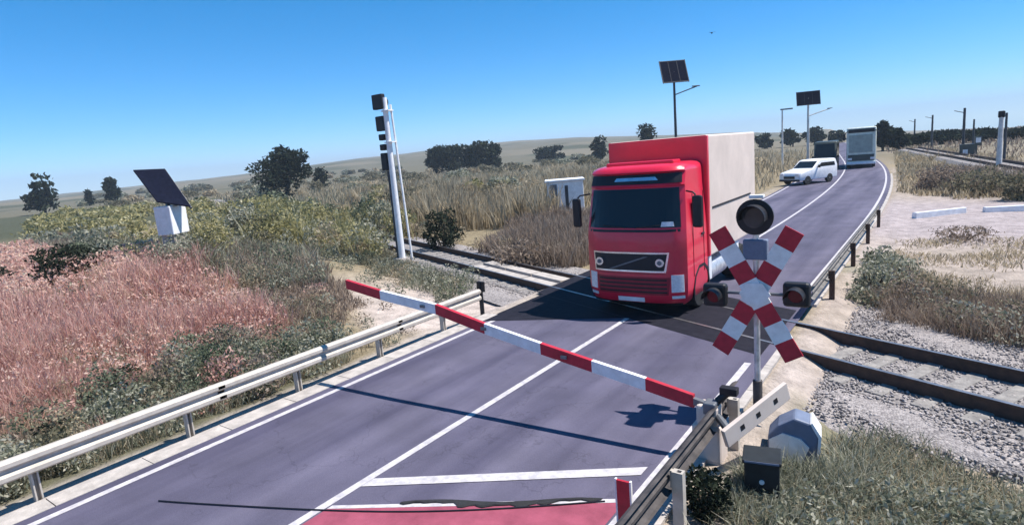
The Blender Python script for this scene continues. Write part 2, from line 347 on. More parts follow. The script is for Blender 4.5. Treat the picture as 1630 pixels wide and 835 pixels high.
# dark rubber crossing panels
px0, px1 = -9.95, -2.75
sheet('crossing_panels', [(px0, tline(px0, -1.5)), (px1, tline(px1, -1.5)), (px1, tline(px1, 1.6)), (px0, tline(px0, 1.6))], 0.037, 'panel')
sheet('truck_shadow_patch', [(px0 + .3, 11.55), (-6.19, 13.04), (-6.25, tline(-6.25, -1.51)), (px0 + .3, tline(px0 + .3, -1.51))], 0.0365, 'panel')  # truck's cast shadow painted as a dark sheet over the left lane
# track bed
def bed():
    b = MB()
    for a, c in ((-140, px0 - .02), (px1 + .02, 60)):
        for (o0, o1, zz) in ((-1.35, 1.35, -0.20),):
            b.add([(a, tline(a, o0), zz), (c, tline(c, o0), zz), (c, tline(c, o1), zz), (a, tline(a, o1), zz)], [(0, 1, 2, 3)])
    tag(b.build('track_bed', 'bed_pale'), kind='structure')
    V = []; F = []; x = np.arange(px1 + .1, 12, .25)
    for (o0, o1) in ((-2.7, -1.36), (1.36, 4.0)):
        k = len(V)
        for xx in x:
            for q in range(5):
                o = o0 + (o1 - o0) * q / 4; w = 0.35 * math.sin(xx * 1.7) * (q in (0, 4)); yy = tline(xx, o + w * (abs(o) > 1.5))
                V.append((xx, yy, (H1(xx, yy) - .05 if q in (0, 4) and abs(o) > 1.5 else -0.19 + 0.03 * math.sin(xx * 2 + q)) if abs(o) > 1.5 else -0.205))
        n = len(x); F += [(k + i * 5 + q, k + (i + 1) * 5 + q, k + (i + 1) * 5 + q + 1, k + i * 5 + q + 1) for i in range(n - 1) for q in range(4)]
    x = np.arange(-26, px0 - .15, .25); 
    for (o0, o1) in ((-2.6, -1.36), (1.36, 2.4)):
        k = len(V)
        for xx in x:
            for q in range(5):
                o = o0 + (o1 - o0) * q / 4; V.append((xx, tline(xx, o), -0.215 + 0.04 * (1 - abs(q - 2) / 2)))
        n = len(x); F += [(k + i * 5 + q, k + (i + 1) * 5 + q, k + (i + 1) * 5 + q + 1, k + i * 5 + q + 1) for i in range(n - 1) for q in range(4)]
    o = npmesh('ballast', np.array(V), [np.array(F)], MT['ballast']); tag(o, kind='structure')
bed()

def rocks(name, spots, size):
    n = len(spots); O = np.array([(1, 0, 0), (0, 1, 0), (-1, 0, 0), (0, -1, 0), (0, 0, .8), (0, 0, -.8)], float)
    sc = RNG.uniform(.5, 1.3, (n, 1, 1)) * size; V = O[None] * RNG.uniform(.55, 1.2, (n, 6, 3)) * sc + RNG.normal(0, .25, (n, 6, 3)) * sc
    a = RNG.uniform(0, 6.28, n); c, s_ = np.cos(a)[:, None], np.sin(a)[:, None]; X = V[..., 0] * c - V[..., 1] * s_; Y = V[..., 0] * s_ + V[..., 1] * c
    V = np.stack([X, Y, V[..., 2]], -1) + spots[:, None, :]; k = np.arange(n)[:, None] * 6
    F = np.concatenate([k + np.array([q]) for q in ((0, 1, 4), (1, 2, 4), (2, 3, 4), (3, 0, 4), (1, 0, 5), (2, 1, 5), (3, 2, 5), (0, 3, 5))])
    o = npmesh(name, V.reshape(-1, 3), [F], MT['stone']); return tag(o, kind='stuff')
def rock_spots(n, x0, x1, o0, o1, z):
    x = RNG.uniform(x0, x1, n); o = RNG.uniform(o0, o1, n); return np.column_stack([x, tline(x, o), np.full(n, z)])
rocks('ballast_stones', np.concatenate([rock_spots(5500, px1 + .3, 7, -2.6, -.82, -.185), rock_spots(2600, px1 + .3, 7, -.66, .66, -.195), rock_spots(7000, px1 + .3, 8, .84, 3.6, -.18), rock_spots(3000, -20, px0 - .2, -2.2, 2.2, -.19)]), .030)
def railtrack(name, fn, x0, x1, label, zt=0.045, foot=-0.24, sleepers=()):
    t = empty(name, (x0, fn(x0, 0), foot), 0, label, 'railway track'); inv = Matrix.Translation(-Vector(t.location))
    for s in (-0.7525, 0.7525):
        b = MB(); p0 = Vector((x0, fn(x0, s), 0)); p1 = Vector((x1, fn(x1, s), 0)); d = (p1 - p0).normalized(); q = Vector((-d.y, d.x, 0))
        prof = [(-.075, foot), (.075, foot), (.075, foot + .02), (.012, foot + .045), (.012, zt - .045), (.036, zt - .03), (.036, zt), (-.036, zt), (-.036, zt - .03), (-.012, zt - .045), (-.012, foot + .045), (-.075, foot + .02)]
        n = len(prof); vs = [p0 + q * u + Vector((0, 0, v)) for u, v in prof] + [p1 + q * u + Vector((0, 0, v)) for u, v in prof]
        b.cur = 0; b.add(vs, [tuple(range(n)), tuple(range(n, 2 * n))] + [(i, i + n, (i + 1) % n + n, (i + 1) % n) for i in range(n) if i != 6]); b.cur = 1; b.add(vs, [(6, 6 + n, 7 + n, 7)])
        o = b.build('rail', ['rust', 'rail_top'], t); o.data.transform(inv)
    ang = math.atan2(fn(1, 0) - fn(0, 0), 1)
    first = None
    for x in sleepers:
        if first is None:
            first = MB().box((0, 0, 0), (0.26, 2.5, 0.16)).build('sleeper', 'sleeper', t, bevel=.02); o = first
        else:
            o = first.copy(); COL.objects.link(o); o.parent = t
        o.location = Vector((x, fn(x, 0), -0.255)) - Vector(t.location); o.rotation_euler = (0, 0, ang)
    return t
railtrack('railway_track', tline, -120, 45, 'railway track with dark rusty rails crossing the road on the skew under the red truck', sleepers=list(np.arange(-22, -10.4, .62)) + list(np.arange(-2.2, 8, .62)))

RTK = [o for o in bpy.data.objects if o.name == 'railway_track'][0]
for off in (-.36, .36):
    b = MB()
    for k in range(3):
        xa = -15.2 + 1.7 * k; xb = xa + 1.62
        q0 = Vector((xa, tline(xa, off), 0)); q1 = Vector((xb, tline(xb, off), 0)); dd = (q1 - q0); rr = Matrix.Rotation(math.atan2(dd.y, dd.x), 3, 'Z')
        b.box((q0 + q1) / 2 + Vector((0, 0, -.12)) - Vector(RTK.location), (dd.length, .46, .16), rr)
    b.build('plank', 'concrete', RTK, bevel=.015)
# ------------------------------------------------------------------ guardrails
def wbeam(b, p0, p1, zc, side, nseg=1):
    """W section between two points; side = direction (unit x) the face looks"""
    prof = [(0.0, .155), (.035, .15), (.085, .115), (.085, .06), (.03, .02), (.03, -.02), (.085, -.06), (.085, -.115), (.035, -.15), (0, -.155)]
    prof = prof + [(u - .012, v) for u, v in reversed(prof)]
    n = len(prof); p0 = Vector(p0); p1 = Vector(p1)
    d = (p1 - p0).normalized(); q = Vector((d.y, -d.x, 0)) * side
    vs = [p0 + q * u + Vector((0, 0, zc + v)) for u, v in prof] + [p1 + q * u + Vector((0, 0, zc + v)) for u, v in prof]
    b.add(vs, [(i, i + n, (i + 1) % n + n, (i + 1) % n) for i in range(n)] + [tuple(range(n)), tuple(range(2 * n - 1, n - 1, -1))])
def guardrail(name, xs, y0, y1, zc, side, mb, mp, label, sp=2.1, py0=None, zg=-0.15, nudge=0.0):
    t = empty(name, (xs, y0, 0), 0, label, 'guardrail'); b = MB(); y = y0
    while y < y1 - .01:
        e = min(y + 4.2, y1); f = lambda yy: (xs + float(road_off(yy)) - xs, yy - y0, 0)
        a0 = f(y); a1 = f(e + (.12 if e < y1 else 0)); wbeam(b, a0, a1, zc + (0.004 if int((y - y0) / 4.2) % 2 else 0), side); y = e
    o = b.build('beam', mb, t)
    y = py0 if py0 is not None else y0 + .6; first = None
    while y < y1:
        px = float(road_off(y)) - 0.085 * side; g = H1(xs + px, y)
        if first is None:
            pb = MB(); prof = [(-.06, -.045), (.06, -.045), (.06, -.025), (-.035, -.025), (-.035, .025), (.06, .025), (.06, .045), (-.06, .045)]
            pb.prism([(u * side, v) for u, v in prof], -0.45, zc + 0.10, 'z'); pb.box((.05 * side, 0, zc), (.07, .05, .2))
            first = pb.build('post', mp, t); p = first
        else:
            p = first.copy(); COL.objects.link(p); p.parent = t
        p.location = (px, y - y0, 0); y += sp
    return t
guardrail('guardrail', -9.98, -12, 12.0, 0.60, 1, 'galv', 'galv', 'long pale galvanised guardrail along the left verge in front of the pink grass', py0=-8.3)
guardrail('guardrail', -2.30, -4, 8.3, 0.60, -1, 'weathered', 'galv', 'dark weathered guardrail with pale posts ending at the barrier drive', py0=-2.7)
guardrail('guardrail', -2.30, 14.4, 30.8, 0.60, -1, 'mid_steel', 'rust', 'dark guardrail beyond the tracks running along the far right road edge', py0=16.4, sp=4.2)

# ------------------------------------------------------------------ red truck
def wheel(parent, x, y, r=0.5, w=0.3, rim='alu', name='wheel', z=None):
    n = 28; z = r if z is None else z
    def lathe(prof):
        b = MB(); k = len(prof); vs = []; fs = []
        for j in range(n):
            t = 2 * math.pi * j / n
            for (a, rr) in prof: vs.append((x + a, y + rr * math.cos(t), z + rr * math.sin(t)))
        for j in range(n):
            for i in range(k - 1): fs.append((j * k + i, j * k + i + 1, ((j + 1) % n) * k + i + 1, ((j + 1) % n) * k + i))
        fs.append(tuple(j * k for j in range(n))); fs.append(tuple(j * k + k - 1 for j in range(n)))
        return b.add(vs, fs)
    h = w / 2; sgn = 1 if x > 0 else -1
    ty = lathe([(-h, r * .6), (-h, r * .93), (-h * .7, r), (h * .7, r), (h, r * .93), (h, r * .6)]).build(name, 'rubber', parent, smooth=True)
    lathe([(sgn * h * .9 - .02, r * .62), (sgn * h * .9, r * .58), (sgn * h * .6, r * .5), (sgn * h * .75, r * .2), (sgn * h, r * .16), (sgn * h, r * .02)]).build('rim', rim, ty, smooth=True)
    return ty
TR = empty('red_truck', (-6.16, 13.25, 0.04), 0, 'red box truck with cream sides driving over the rail crossing', 'truck')
def cabpart():
    # stations along the height: z, half width, front y at centre, front y at the corner
    st = [(0.28, 1.12, .14, .42), (0.36, 1.19, .05, .36), (.62, 1.23, 0, .32), (1.0, 1.24, .0, .32), (1.15, 1.24, .03, .32), (1.6, 1.24, .045, .32), (2.05, 1.23, .07, .34), (2.14, 1.225, .09, .36),
          (3.10, 1.16, .30, .54), (3.14, 1.16, .26, .51), (3.20, 1.16, .30, .54), (3.44, 1.15, .40, .64), (3.47, 1.15, .28, .56), (3.55, 1.13, .32, .62), (3.61, 1.07, .44, .76), (3.64, .95, .62, .95)]
    N = 15; back = 1.78; V = []; F = []
    for z, hw, fc, fk in st:
        row = [(-hw, back), (-hw, fk + .5)]
        for i in range(N):
            t = -1 + 2 * i / (N - 1); u = abs(t)
            yy = fc + (fk - fc) * (u ** 4); row.append((hw * t * (1 if u < 1 else 1), yy))
        row += [(hw, fk + .5), (hw, back)]
        V += [(x, y, z) for x, y in row]
    k = N + 4
    for a in range(len(st) - 1):
        for i in range(k): F.append((a * k + i, a * k + (i + 1) % k, (a + 1) * k + (i + 1) % k, (a + 1) * k + i))
    F.append(tuple(range(k - 1, -1, -1))); F.append(tuple((len(st) - 1) * k + i for i in range(k)))
    b = MB().add(V, F); return b.build('cab', 'red_paint', TR, smooth=True)
cabpart()
def frontpatch(name, pts, m, proud=.012, parent=TR, thick=.03):
    """a slightly raised plate over the cab front, pts are (x, z); follows the front's lean"""
    zs = [.28, .36, .62, 1.0, 1.15, 1.6, 2.05, 2.14, 3.10, 3.20, 3.44, 3.56]; ys = [.14, .05, 0, 0, .03, .045, .07, .09, .30, .30, .40, .36]; kk = [.42, .36, .32, .32, .32, .32, .34, .36, .54, .54, .64, .62]
    def fy(x, z):
        c = np.interp(z, zs, ys); k = np.interp(z, zs, kk); return float(c + (k - c) * min(1, abs(x) / 1.22) ** 4)
    x0, x1 = min(p[0] for p in pts), max(p[0] for p in pts); z0, z1 = min(p[1] for p in pts), max(p[1] for p in pts)
    nx, nz = 17, 5; V = []; F = []
    (ax, az), (bx, bz), (cx_, cz), (dx, dz) = pts                  # bottom left, bottom right, top right, top left
    for j in range(nz):
        v = j / (nz - 1)
        for i in range(nx):
            u = i / (nx - 1); x = (ax * (1 - u) + bx * u) * (1 - v) + (dx * (1 - u) + cx_ * u) * v; z = (az * (1 - u) + bz * u) * (1 - v) + (dz * (1 - u) + cz * u) * v
            V.append((x, fy(x, z) - proud, z))
    n = len(V); V += [(x, y + thick, z) for x, y, z in V]
    F = [(j * nx + i, j * nx + i + 1, (j + 1) * nx + i + 1, (j + 1) * nx + i) for j in range(nz - 1) for i in range(nx - 1)]
    ring = [i for i in range(nx)] + [j * nx + nx - 1 for j in range(1, nz)] + [(nz - 1) * nx + i for i in range(nx - 2, -1, -1)] + [j * nx for j in range(nz - 2, 0, -1)]
    F += [(ring[i], ring[(i + 1) % len(ring)], ring[(i + 1) % len(ring)] + n, ring[i] + n) for i in range(len(ring))]
    return MB().add(V, F).build(name, m, parent, smooth=False)
ws = frontpatch('windscreen', [(-1.13, 2.16), (1.13, 2.16), (1.06, 3.08), (-1.06, 3.08)], 'glass', .014)
for sx in (-1, 1): MB().tube([(sx * .12, .055, 2.17), (sx * .7, .10, 2.23)], .014).build('wiper', 'black', ws)
frontpatch('pale_patch', [(.72, 2.19), (1.0, 2.19), (.98, 2.30), (.74, 2.30)], 'light_glass', .018, parent=ws)  # small pale patch low on the windscreen
for q in (-.36, .36): frontpatch('panel_gap', [(-1.18, 1.06 + q * 0), (1.18, 1.06 + q * 0), (1.18, 1.07), (-1.18, 1.07)], 'black', .004) if q > 0 else frontpatch('scuttle', [(-1.12, 2.06), (1.12, 2.06), (1.12, 2.12), (-1.12, 2.12)], 'black', .006)
frontpatch('visor', [(-1.12, 3.185), (1.12, 3.185), (1.1, 3.42), (-1.1, 3.42)], 'black', .02)
frontpatch('visor_highlight', [(-.45, 3.27), (.62, 3.27), (.55, 3.35), (-.40, 3.35)], 'chrome', .03)  # visor's bright reflection built in as a chrome plate
gs = frontpatch('grille_surround', [(-.98, 1.10), (.82, 1.10), (.90, 1.58), (-1.02, 1.58)], 'chrome', .015)
g2 = frontpatch('grille', [(-.94, 1.14), (.78, 1.14), (.855, 1.54), (-.975, 1.54)], 'black', .022)
MB().add([(-.55, -.005, 1.17), (-.45, -.005, 1.17), (.42, .0, 1.48), (.32, .0, 1.48), (-.55, .02, 1.17), (-.45, .02, 1.17), (.42, .03, 1.48), (.32, .03, 1.48)], [(0, 1, 2, 3), (0, 4, 5, 1), (1, 5, 6, 2), (2, 6, 7, 3), (3, 7, 4, 0)]).build('diagonal_bar', 'grey_steel', g2)
for sx in (-.80, .70):
    b = MB(); b.tube([(sx, .0, 1.34), (sx, .04, 1.34)], .10, 20); b.cur = 1; b.tube([(sx, -.006, 1.34), (sx, .0, 1.34)], .055, 20); b.build('round_badge', ['chrome', 'grey_steel'], g2)
lower = frontpatch('lower_grille', [(-.86, .55), (.86, .55), (.92, .98), (-.92, .98)], 'dark_red', .012)
for i, z in enumerate((.60, .70, .80, .90)):
    frontpatch('slat', [(-.84, z), (.84, z), (.84, z + .035), (-.84, z + .035)], 'black', .022, parent=lower)
for s in (-1, 1):
    a, c = sorted((s * .93, s * 1.17)); h = frontpatch('headlight', [(a, .62), (c, .62), (c, 1.04), (a, 1.04)], 'light_glass', .016)
    frontpatch('fog_light', [(a, .46), (c, .46), (c, .53), (a, .53)], 'light_glass', .016)
frontpatch('licence_plate', [(-.36, .36), (.30, .36), (.30, .47), (-.36, .47)], 'white_paint', .02)
frontpatch('bumper_lip', [(-1.10, .285), (1.10, .285), (1.12, .335), (-1.12, .335)], 'black', .012)
for s in (-1, 1):
    b = MB(); b.box((s * 1.242, 1.12, 2.45), (.02, .66, .62)); sw = b.build('side_window', 'glass', TR, bevel=.006)
    b = MB(); b.box((s * 1.243, .75, 1.9), (.012, .012, 2.0)); b.box((s * 1.243, 1.52, 1.9), (.012, .012, 2.0)); b.build('door_gap', 'black', TR)
    b = MB(); b.box((s * 1.255, 1.42, 1.85), (.03, .18, .05)); b.build('door_handle', 'black', TR, bevel=.01)
    mr = MB(); mr.tube([(s * 1.20, .5, 2.98), (s * 1.40, .34, 2.96), (s * 1.46, .32, 2.9)], .02); arm = mr.build('mirror_arm', 'black', TR)
    b = MB(); b.box((s * 1.50, .32, 2.52), (.22, .12, .74)); b.build('mirror', 'black', TR, bevel=.05)
    wheel(TR, s * 1.03, 1.32, .50, .32); wheel(TR, s * .98, 5.0, .50, .5)
    b = MB(); b.prism([(.72, .3), (.72, .62), (.85, .92), (1.12, 1.10), (1.52, 1.10), (1.8, .92), (1.9, .62), (1.9, .3), (1.84, .3), (1.84, .6), (1.74, .86), (1.5, 1.03), (1.14, 1.03), (.9, .86), (.78, .6), (.78, .3)], s * 1.0, s * 1.247); b.build('wheel_arch', 'black', TR)
    b = MB(); b.tube([(s * .95, 2.1, .72), (s * .95, 3.5, .72)], .30, 20); tk = b.build('fuel_tank', 'alu', TR, smooth=True)
    b = MB(); b.box((s * 1.2, 2.0, .95), (.08, .22, .8)); b.build('air_intake', 'white_paint', TR, bevel=.02)
b = MB(); b.box((0, 3.6, .82), (.9, 5.0, .24)); b.build('chassis', 'black', TR)
b = MB(); b.box((0, 4.15, 2.70), (2.54, 4.6, 3.06)); box = b.build('cargo_box', 'cream', TR, bevel=.05, seg=3)
b = MB(); b.box((0, 1.835, 2.70), (2.52, .03, 3.04)); b.build('front_wall', 'red_paint', box, bevel=.01)
for s in (-1, 1):
    b = MB(); b.box((s * 1.274, 4.0, 2.40), (.02, 3.7, .05)); b.build('side_strip', 'black', box)
    b = MB(); b.box((s * 1.262, 1.90, 2.70), (.03, .12, 3.02)); b.build('corner_post', 'red_paint', box, bevel=.01)
    b = MB(); b.box((s * 1.20, 4.2, 1.0), (.03, 1.0, .35)); b.build('side_guard', 'white_paint', TR)
b = MB(); b.box((0, .98, 3.66), (1.7, .5, .1)); b.build('roof_spoiler', 'red_paint', TR, bevel=.04)

TR.scale = (1.05, 1, 1)
# ------------------------------------------------------------------ crossing signal with cross boards
CS = empty('crossing_signal', (-2.22, 9.02, 0), 0, 'railway crossing signal with red and white cross boards and three dark lamps', 'crossing signal')
b = MB(); b.tube([(0, .05, -.3), (0, .05, 3.0)], .045, 14); b.build('post', 'alu', CS, smooth=True)
b = MB(); b.tube([(0, .05, -.25), (0, .05, .50)], .07, 14); b.box((0, .05, -.1), (.3, .3, .06)); b.build('base', 'weathered', CS)
CSZ = 1.87
for k, s in enumerate((1, -1)):
    b = MB(); d = Vector((s * math.sin(R_(29.5)), 0, math.cos(R_(29.5)))); q = Vector((d.z, 0, -d.x)); w = .138; y0 = -.02 - .028 * k
    seg = [-1.08, -.79, -.50, -.21, .21, .50, .79, 1.08]; cl = [1, 0, 1, 0, 1, 0, 1]
    for i in range(7):
        a, c = d * seg[i], d * seg[i + 1]; b.cur = cl[i]
        P = [a - q * w, a + q * w, c + q * w, c - q * w]; O = Vector((0, y0, CSZ))
        vs = [p + O for p in P] + [p + O + Vector((0, .022, 0)) for p in P]
        fs = [(0, 1, 2, 3), (7, 6, 5, 4), (0, 4, 5, 1), (2, 6, 7, 3), (1, 5, 6, 2), (3, 7, 4, 0)]
        b.add(vs, fs)
    b.build('cross_board', ['sign_white', 'sign_red'], CS)
b = MB(); b.prism([(.22 * math.cos(i * math.pi / 3), CSZ + .19 * math.sin(i * math.pi / 3)) for i in range(6)], -.068, -.052, 'y'); b.build('centre_plate', 'sign_white', CS)
b = MB(); b.box((0, .03, 2.52), (.34, .12, .30)); b.build('junction_box', 'greyblue', CS, bevel=.02)
def lamp(x, z, r, lens, disc):
    b = MB(); b.tube([(x, -.02, z), (x, .06, z)], [r, r * .96], 28) if disc else b.box((x, .04, z), (2 * r, .16, 2 * r))
    o = b.build('lamp_housing', 'black', CS, bevel=.0 if disc else .05)
    b = MB(); b.tube([(x, -.075 if not disc else -.04, z), (x, -.03, z)], [r * .5, r * .62], 24); b.build('lens', lens, o)
    # hood: a half open tube
    V = []; F = []; n = 15; ro = r * .72
    for i in range(n):
        t = R_(-10) + R_(200) * i / (n - 1)
        for yy, rr in ((-.04, ro), (-.26, ro * 1.02), (-.26, ro * .96), (-.04, ro * .94)): V.append((x + rr * math.cos(t), yy, z + rr * math.sin(t)))
    for i in range(n - 1):
        for a in range(4): F.append((i * 4 + a, i * 4 + (a + 1) % 4, (i + 1) * 4 + (a + 1) % 4, (i + 1) * 4 + a))
    F += [(0, 1, 2, 3), tuple((n - 1) * 4 + a for a in range(4))]
    MB().add(V, F).build('hood', 'black', o)
    return o
lamp(0, 3.0, .26, 'lens_dark', True); lamp(-.60, 1.80, .18, 'lens_red', False); lamp(.55, 1.88, .18, 'lens_red', False)
b = MB(); b.tube([(-.6, .06, 1.84), (.55, .06, 1.86)], .025); b.build('lamp_arm', 'grey_steel', CS)
b = MB(); b.box((.02, .04, 3.29), (.2, .1, .05)); b.build('bell', 'white_paint', CS, bevel=.01)

# ------------------------------------------------------------------ barrier
BA = empty('crossing_barrier', (-2.45, 7.4, 0), 0, 'red and white striped barrier arm stretched across both lanes with its cream drive post', 'barrier')
b = MB(); b.box((0.02, .02, .18), (.38, .34, .62)); b.box((0.02, .02, .60), (.28, .26, .3)); b.build('drive_post', 'cream', BA, bevel=.04)
b = MB(); b.box((.26, .10, .93), (.22, .12, .10)); b.tube([(.12, .05, .78), (.26, .1, .92)], .05); b.build('bracket', 'black', BA, bevel=.01)
b = MB(); b.box((.06, -.02, .72), (.16, .2, .16)); b.build('pivot', 'grey_steel', BA, bevel=.02)
bx = [(-2.45, .72), (-2.62, .755), (-3.29, .885), (-4.12, 1.03), (-5.0, 1.19), (-6.08, 1.40), (-7.14, 1.64), (-8.52, 1.80), (-9.47, 1.95)]
mats = ['grey_steel', 'sign_red', 'sign_white', 'sign_red', 'sign_white', 'sign_red', 'sign_white', 'sign_red']
arm = MB()
rows = []
for i, (x, z) in enumerate(bx):
    hh = .045 if i == 0 else .088
    rows.append([Vector((x + 2.45, sy * .035, z + sz * hh)) for sy, sz in ((-1, -1), (1, -1), (1, 1), (-1, 1))])
for i in range(len(bx) - 1):
    arm.cur = {'grey_steel': 0, 'sign_red': 1, 'sign_white': 2}[mats[i]]
    r0 = rows[i]; r1 = rows[i + 1]
    if i == 0: r1 = [v.copy() for v in r1]; [setattr(v, 'z', bx[1][1] + (-.045 if k < 2 else .045)) for k, v in enumerate(r1)]
    arm.add(r0 + r1, [(0, 1, 5, 4), (1, 2, 6, 5), (2, 3, 7, 6), (3, 0, 4, 7), (0, 3, 2, 1), (4, 5, 6, 7)])
am = arm.build('arm', ['grey_steel', 'sign_red', 'sign_white'], BA)
for f in (.35, .62, .86): 
    x = -.17 - f * 5.6; z = np.interp(-2.45 + x, [p[0] for p in bx][::-1], [p[1] for p in bx][::-1]); MB().box((x, -.045, float(z)), (.10, .03, .05)).build('reflector', 'grey_steel', am)
cw = MB(); p0 = Vector((.34, -.40, .50)); p1 = Vector((.86, .58, .86)); d = (p1 - p0).normalized(); sdv = d.cross(Vector((0, 0, 1))).normalized(); rot = Matrix((d, -sdv, d.cross(-sdv))).transposed()
cw.box((p0 + p1) / 2, ((p1 - p0).length, .06, .25), rot); c = cw.build('counterweight_bar', 'cream', BA, bevel=.008)
for f in (.25, .5, .78):
    q = p0.lerp(p1, f) ; MB().box(q + sdv * .0, (.07, .066, .07), rot).build('bolt', 'black', c)
MB().tube([(.15, -.05, .62), p0.lerp(p1, .1)], .05).build('link', 'grey_steel', BA)

# cabinets by the barrier
EB = empty('equipment_box', (-1.56, 8.25, -.26), R_(9), 'blue grey equipment box with a white front plate behind the barrier drive', 'equipment box')
b = MB(); b.prism([(-.34, .05), (.30, .05), (.33, .50), (.22, .70), (.02, .76), (-.20, .62), (-.34, .44)], -.20, .20, 'y'); b.build('housing', 'greyblue', EB, bevel=.03)
b = MB(); b.prism([(-.32, .09), (.12, .09), (.21, .34), (.10, .46), (-.14, .52), (-.32, .40)], -.225, -.202, 'y'); b.build('front_plate', 'sign_white', EB)
b = MB(); b.prism([(.30, .06), (.345, .06), (.365, .52), (.25, .72), (.22, .70), (.325, .50)], -.21, .19, 'y'); b.build('side_edge', 'white_paint', EB)
b = MB(); b.box((0, 0, .0), (.5, .34, .14)); b.build('plinth', 'concrete', EB); EB.scale = (.92, .92, .92)
BB = empty('battery_box', (-1.64, 6.86, -.14), R_(12), 'dark box with a pale lid edge and a white round lock standing in the grass', 'battery box')
b = MB(); b.box((0, 0, .30), (.38, .34, .56)); b.build('case', 'darkgreen', BB, bevel=.015)
b = MB(); b.box((0, 0, .60), (.42, .38, .05)); b.build('lid', 'darkgreen', BB, bevel=.01)
b = MB(); b.box((0, -.192, .605), (.37, .008, .022)); b.build('lid_edge', 'greyblue', BB)
b = MB(); b.tube([(.0, -.185, .36), (.0, -.17, .36)], .028, 16); b.build('lock', 'white_paint', BB)
MK = empty('marker_post', (-2.72, 5.40, -.05), R_(2), 'slim red marker board with white edges beside the red surfacing', 'marker post')
b = MB(); b.box((0, 0, .34), (.15, .03, .64)); b.build('board', 'sign_red', MK)
for s in (-1, 1): MB().box((s * .085, 0, .34), (.02, .034, .66)).build('edge_strip', 'white_paint', MK)
MB().tube([(0, .04, 0), (0, .04, .6)], .025).build('stake', 'grey_steel', MK)
EM = empty('end_marker', (-10.12, 12.25, -.1), 0, 'black marker post at the end of the long pale guardrail', 'marker post')
MB().tube([(0, 0, 0), (0, 0, .95)], .06).build('post', 'black', EM); MB().box((.02, 0, .86), (.24, .05, .28)).build('board', 'black', EM)
# wavy black strip on the red surface
rb = MB(); N = 40
def rpt(t, w): 
    x = -5.35 + 2.15 * t; y = 4.56 + (x + 5.35) * .557; return x, y
V = []; F = []
for i in range(N + 1):
    t = i / N; x, y = rpt(t, 0); w = .03 + .10 * math.sin(math.pi * t) * (0.6 + .3 * math.sin(t * 19 + 1) + .25 * math.sin(t * 43)) + .02 * math.sin(t * 61); a = .04 * math.sin(t * 9)
    V += [(x, y + a + .03, .045), (x, y + a - w, .045), (x, y + a + .0, .056 + .008 * math.sin(t * 23)), (x, y + a - w * .8, .054 + .006 * math.sin(t * 17))]
for i in range(N):
    k = 4 * i; F += [(k, k + 4, k + 6, k + 2), (k + 2, k + 6, k + 7, k + 3), (k + 3, k + 7, k + 5, k + 1), (k + 1, k + 5, k + 4, k)]
F += [(0, 1, 3, 2), tuple(4 * N + a for a in (0, 1, 3, 2))]
tag(rb.add(V, F).build('black_strip', 'rubber'), 'wavy black strip lying on the white edged red road surface', 'rubber strip')
cb = MB(); pts = []  # thin black line across the road
for i in range(24):
    t = i / 23; x = -8.35 + 5.2 * t; y = 3.02 + 2.02 * t * .9 + .9 * t * t + .03 * math.sin(t * 7); pts.append((x, y, .046))
tag(cb.tube(pts, .009, 6).build('black_line', 'black'), 'thin black line lying across the road behind the stop line', 'cable')

# ------------------------------------------------------------------ signal mast on the left
SM = empty('signal_mast', (-19.35, 18.26, -.2), 0, 'tall white railway signal mast with dark signal heads and a slim stay pole', 'railway signal')
b = MB(); b.tube([(0, 0, 0), (0, 0, 7.2)], [.15, .11], 14); b.build('mast', 'white_paint', SM, smooth=True)
b = MB(); b.box((-.15, -.06, 2.1), (.09, .12, 4.1)); b.build('mast_shade', 'dark_pole', SM)  # dark strip painting in the shade on the mast's left side
b = MB()
b.tube([(.34, .26, .2), (.19, .14, 6.9)], .045, 8)
b.build('stay_pole', 'white_paint', SM)
for z, w, h in ((7.05, .62, .62), (6.15, .46, .62), (5.58, .30, .26), (5.16, .30, .26), (4.55, .34, .74)):
    b = MB(); b.box((-.18, .05, z), (w, .22, h)); b.v = [(x - .10, y - .12, z_) for x, y, z_ in b.v]; o = b.build('signal_head', 'black', SM, bevel=.04)
    MB().tube([(-.28, .03, z), (-.28, .30, z - .03)], [min(w, h) * .3, min(w, h) * .33], 14, cap=False).build('hood', 'black', o)
for z in (6.65, 5.35): MB().box((0.08, .02, z), (.46, .3, .05)).build('platform', 'white_paint', SM)
b = MB(); b.box((0, 0, .1), (.6, .6, .5)); b.build('foundation', 'concrete', SM)

# ------------------------------------------------------------------ solar unit on a white cabinet
sx_, sy_ = -24.4, 11.2
gz = H1(sx_, sy_)
SO = empty('solar_cabinet', (sx_, sy_, gz), R_(-60), 'white cabinet under a big tilted dark solar panel among the left shrubs', 'solar unit')
b = MB(); b.box((0, 0, 1.48), (.98, .66, 1.1)); cab_ = b.build('cabinet', 'white_paint', SO, bevel=.03)
b = MB(); b.box((-.22, -.34, 1.22), (.30, .02, .42)); b.build('door', 'grey_steel', cab_)
MB().box((0, 0, .35), (.8, .5, 1.2)).build('plinth', 'concrete', SO)
CT_ = Vector((.0, .0, 2.62)); u_ = Vector((1, .0, 0)); 
def oriented(name, P, th, m, parent):
    P = [Vector(p) for p in P]; n = (P[1] - P[0]).cross(P[3] - P[0]).normalized() * th
    return MB().add(P + [p + n for p in P], [(0, 1, 2, 3), (7, 6, 5, 4), (0, 4, 5, 1), (1, 5, 6, 2), (2, 6, 7, 3), (3, 7, 4, 0)]).build(name, m, parent)
SOL = SO

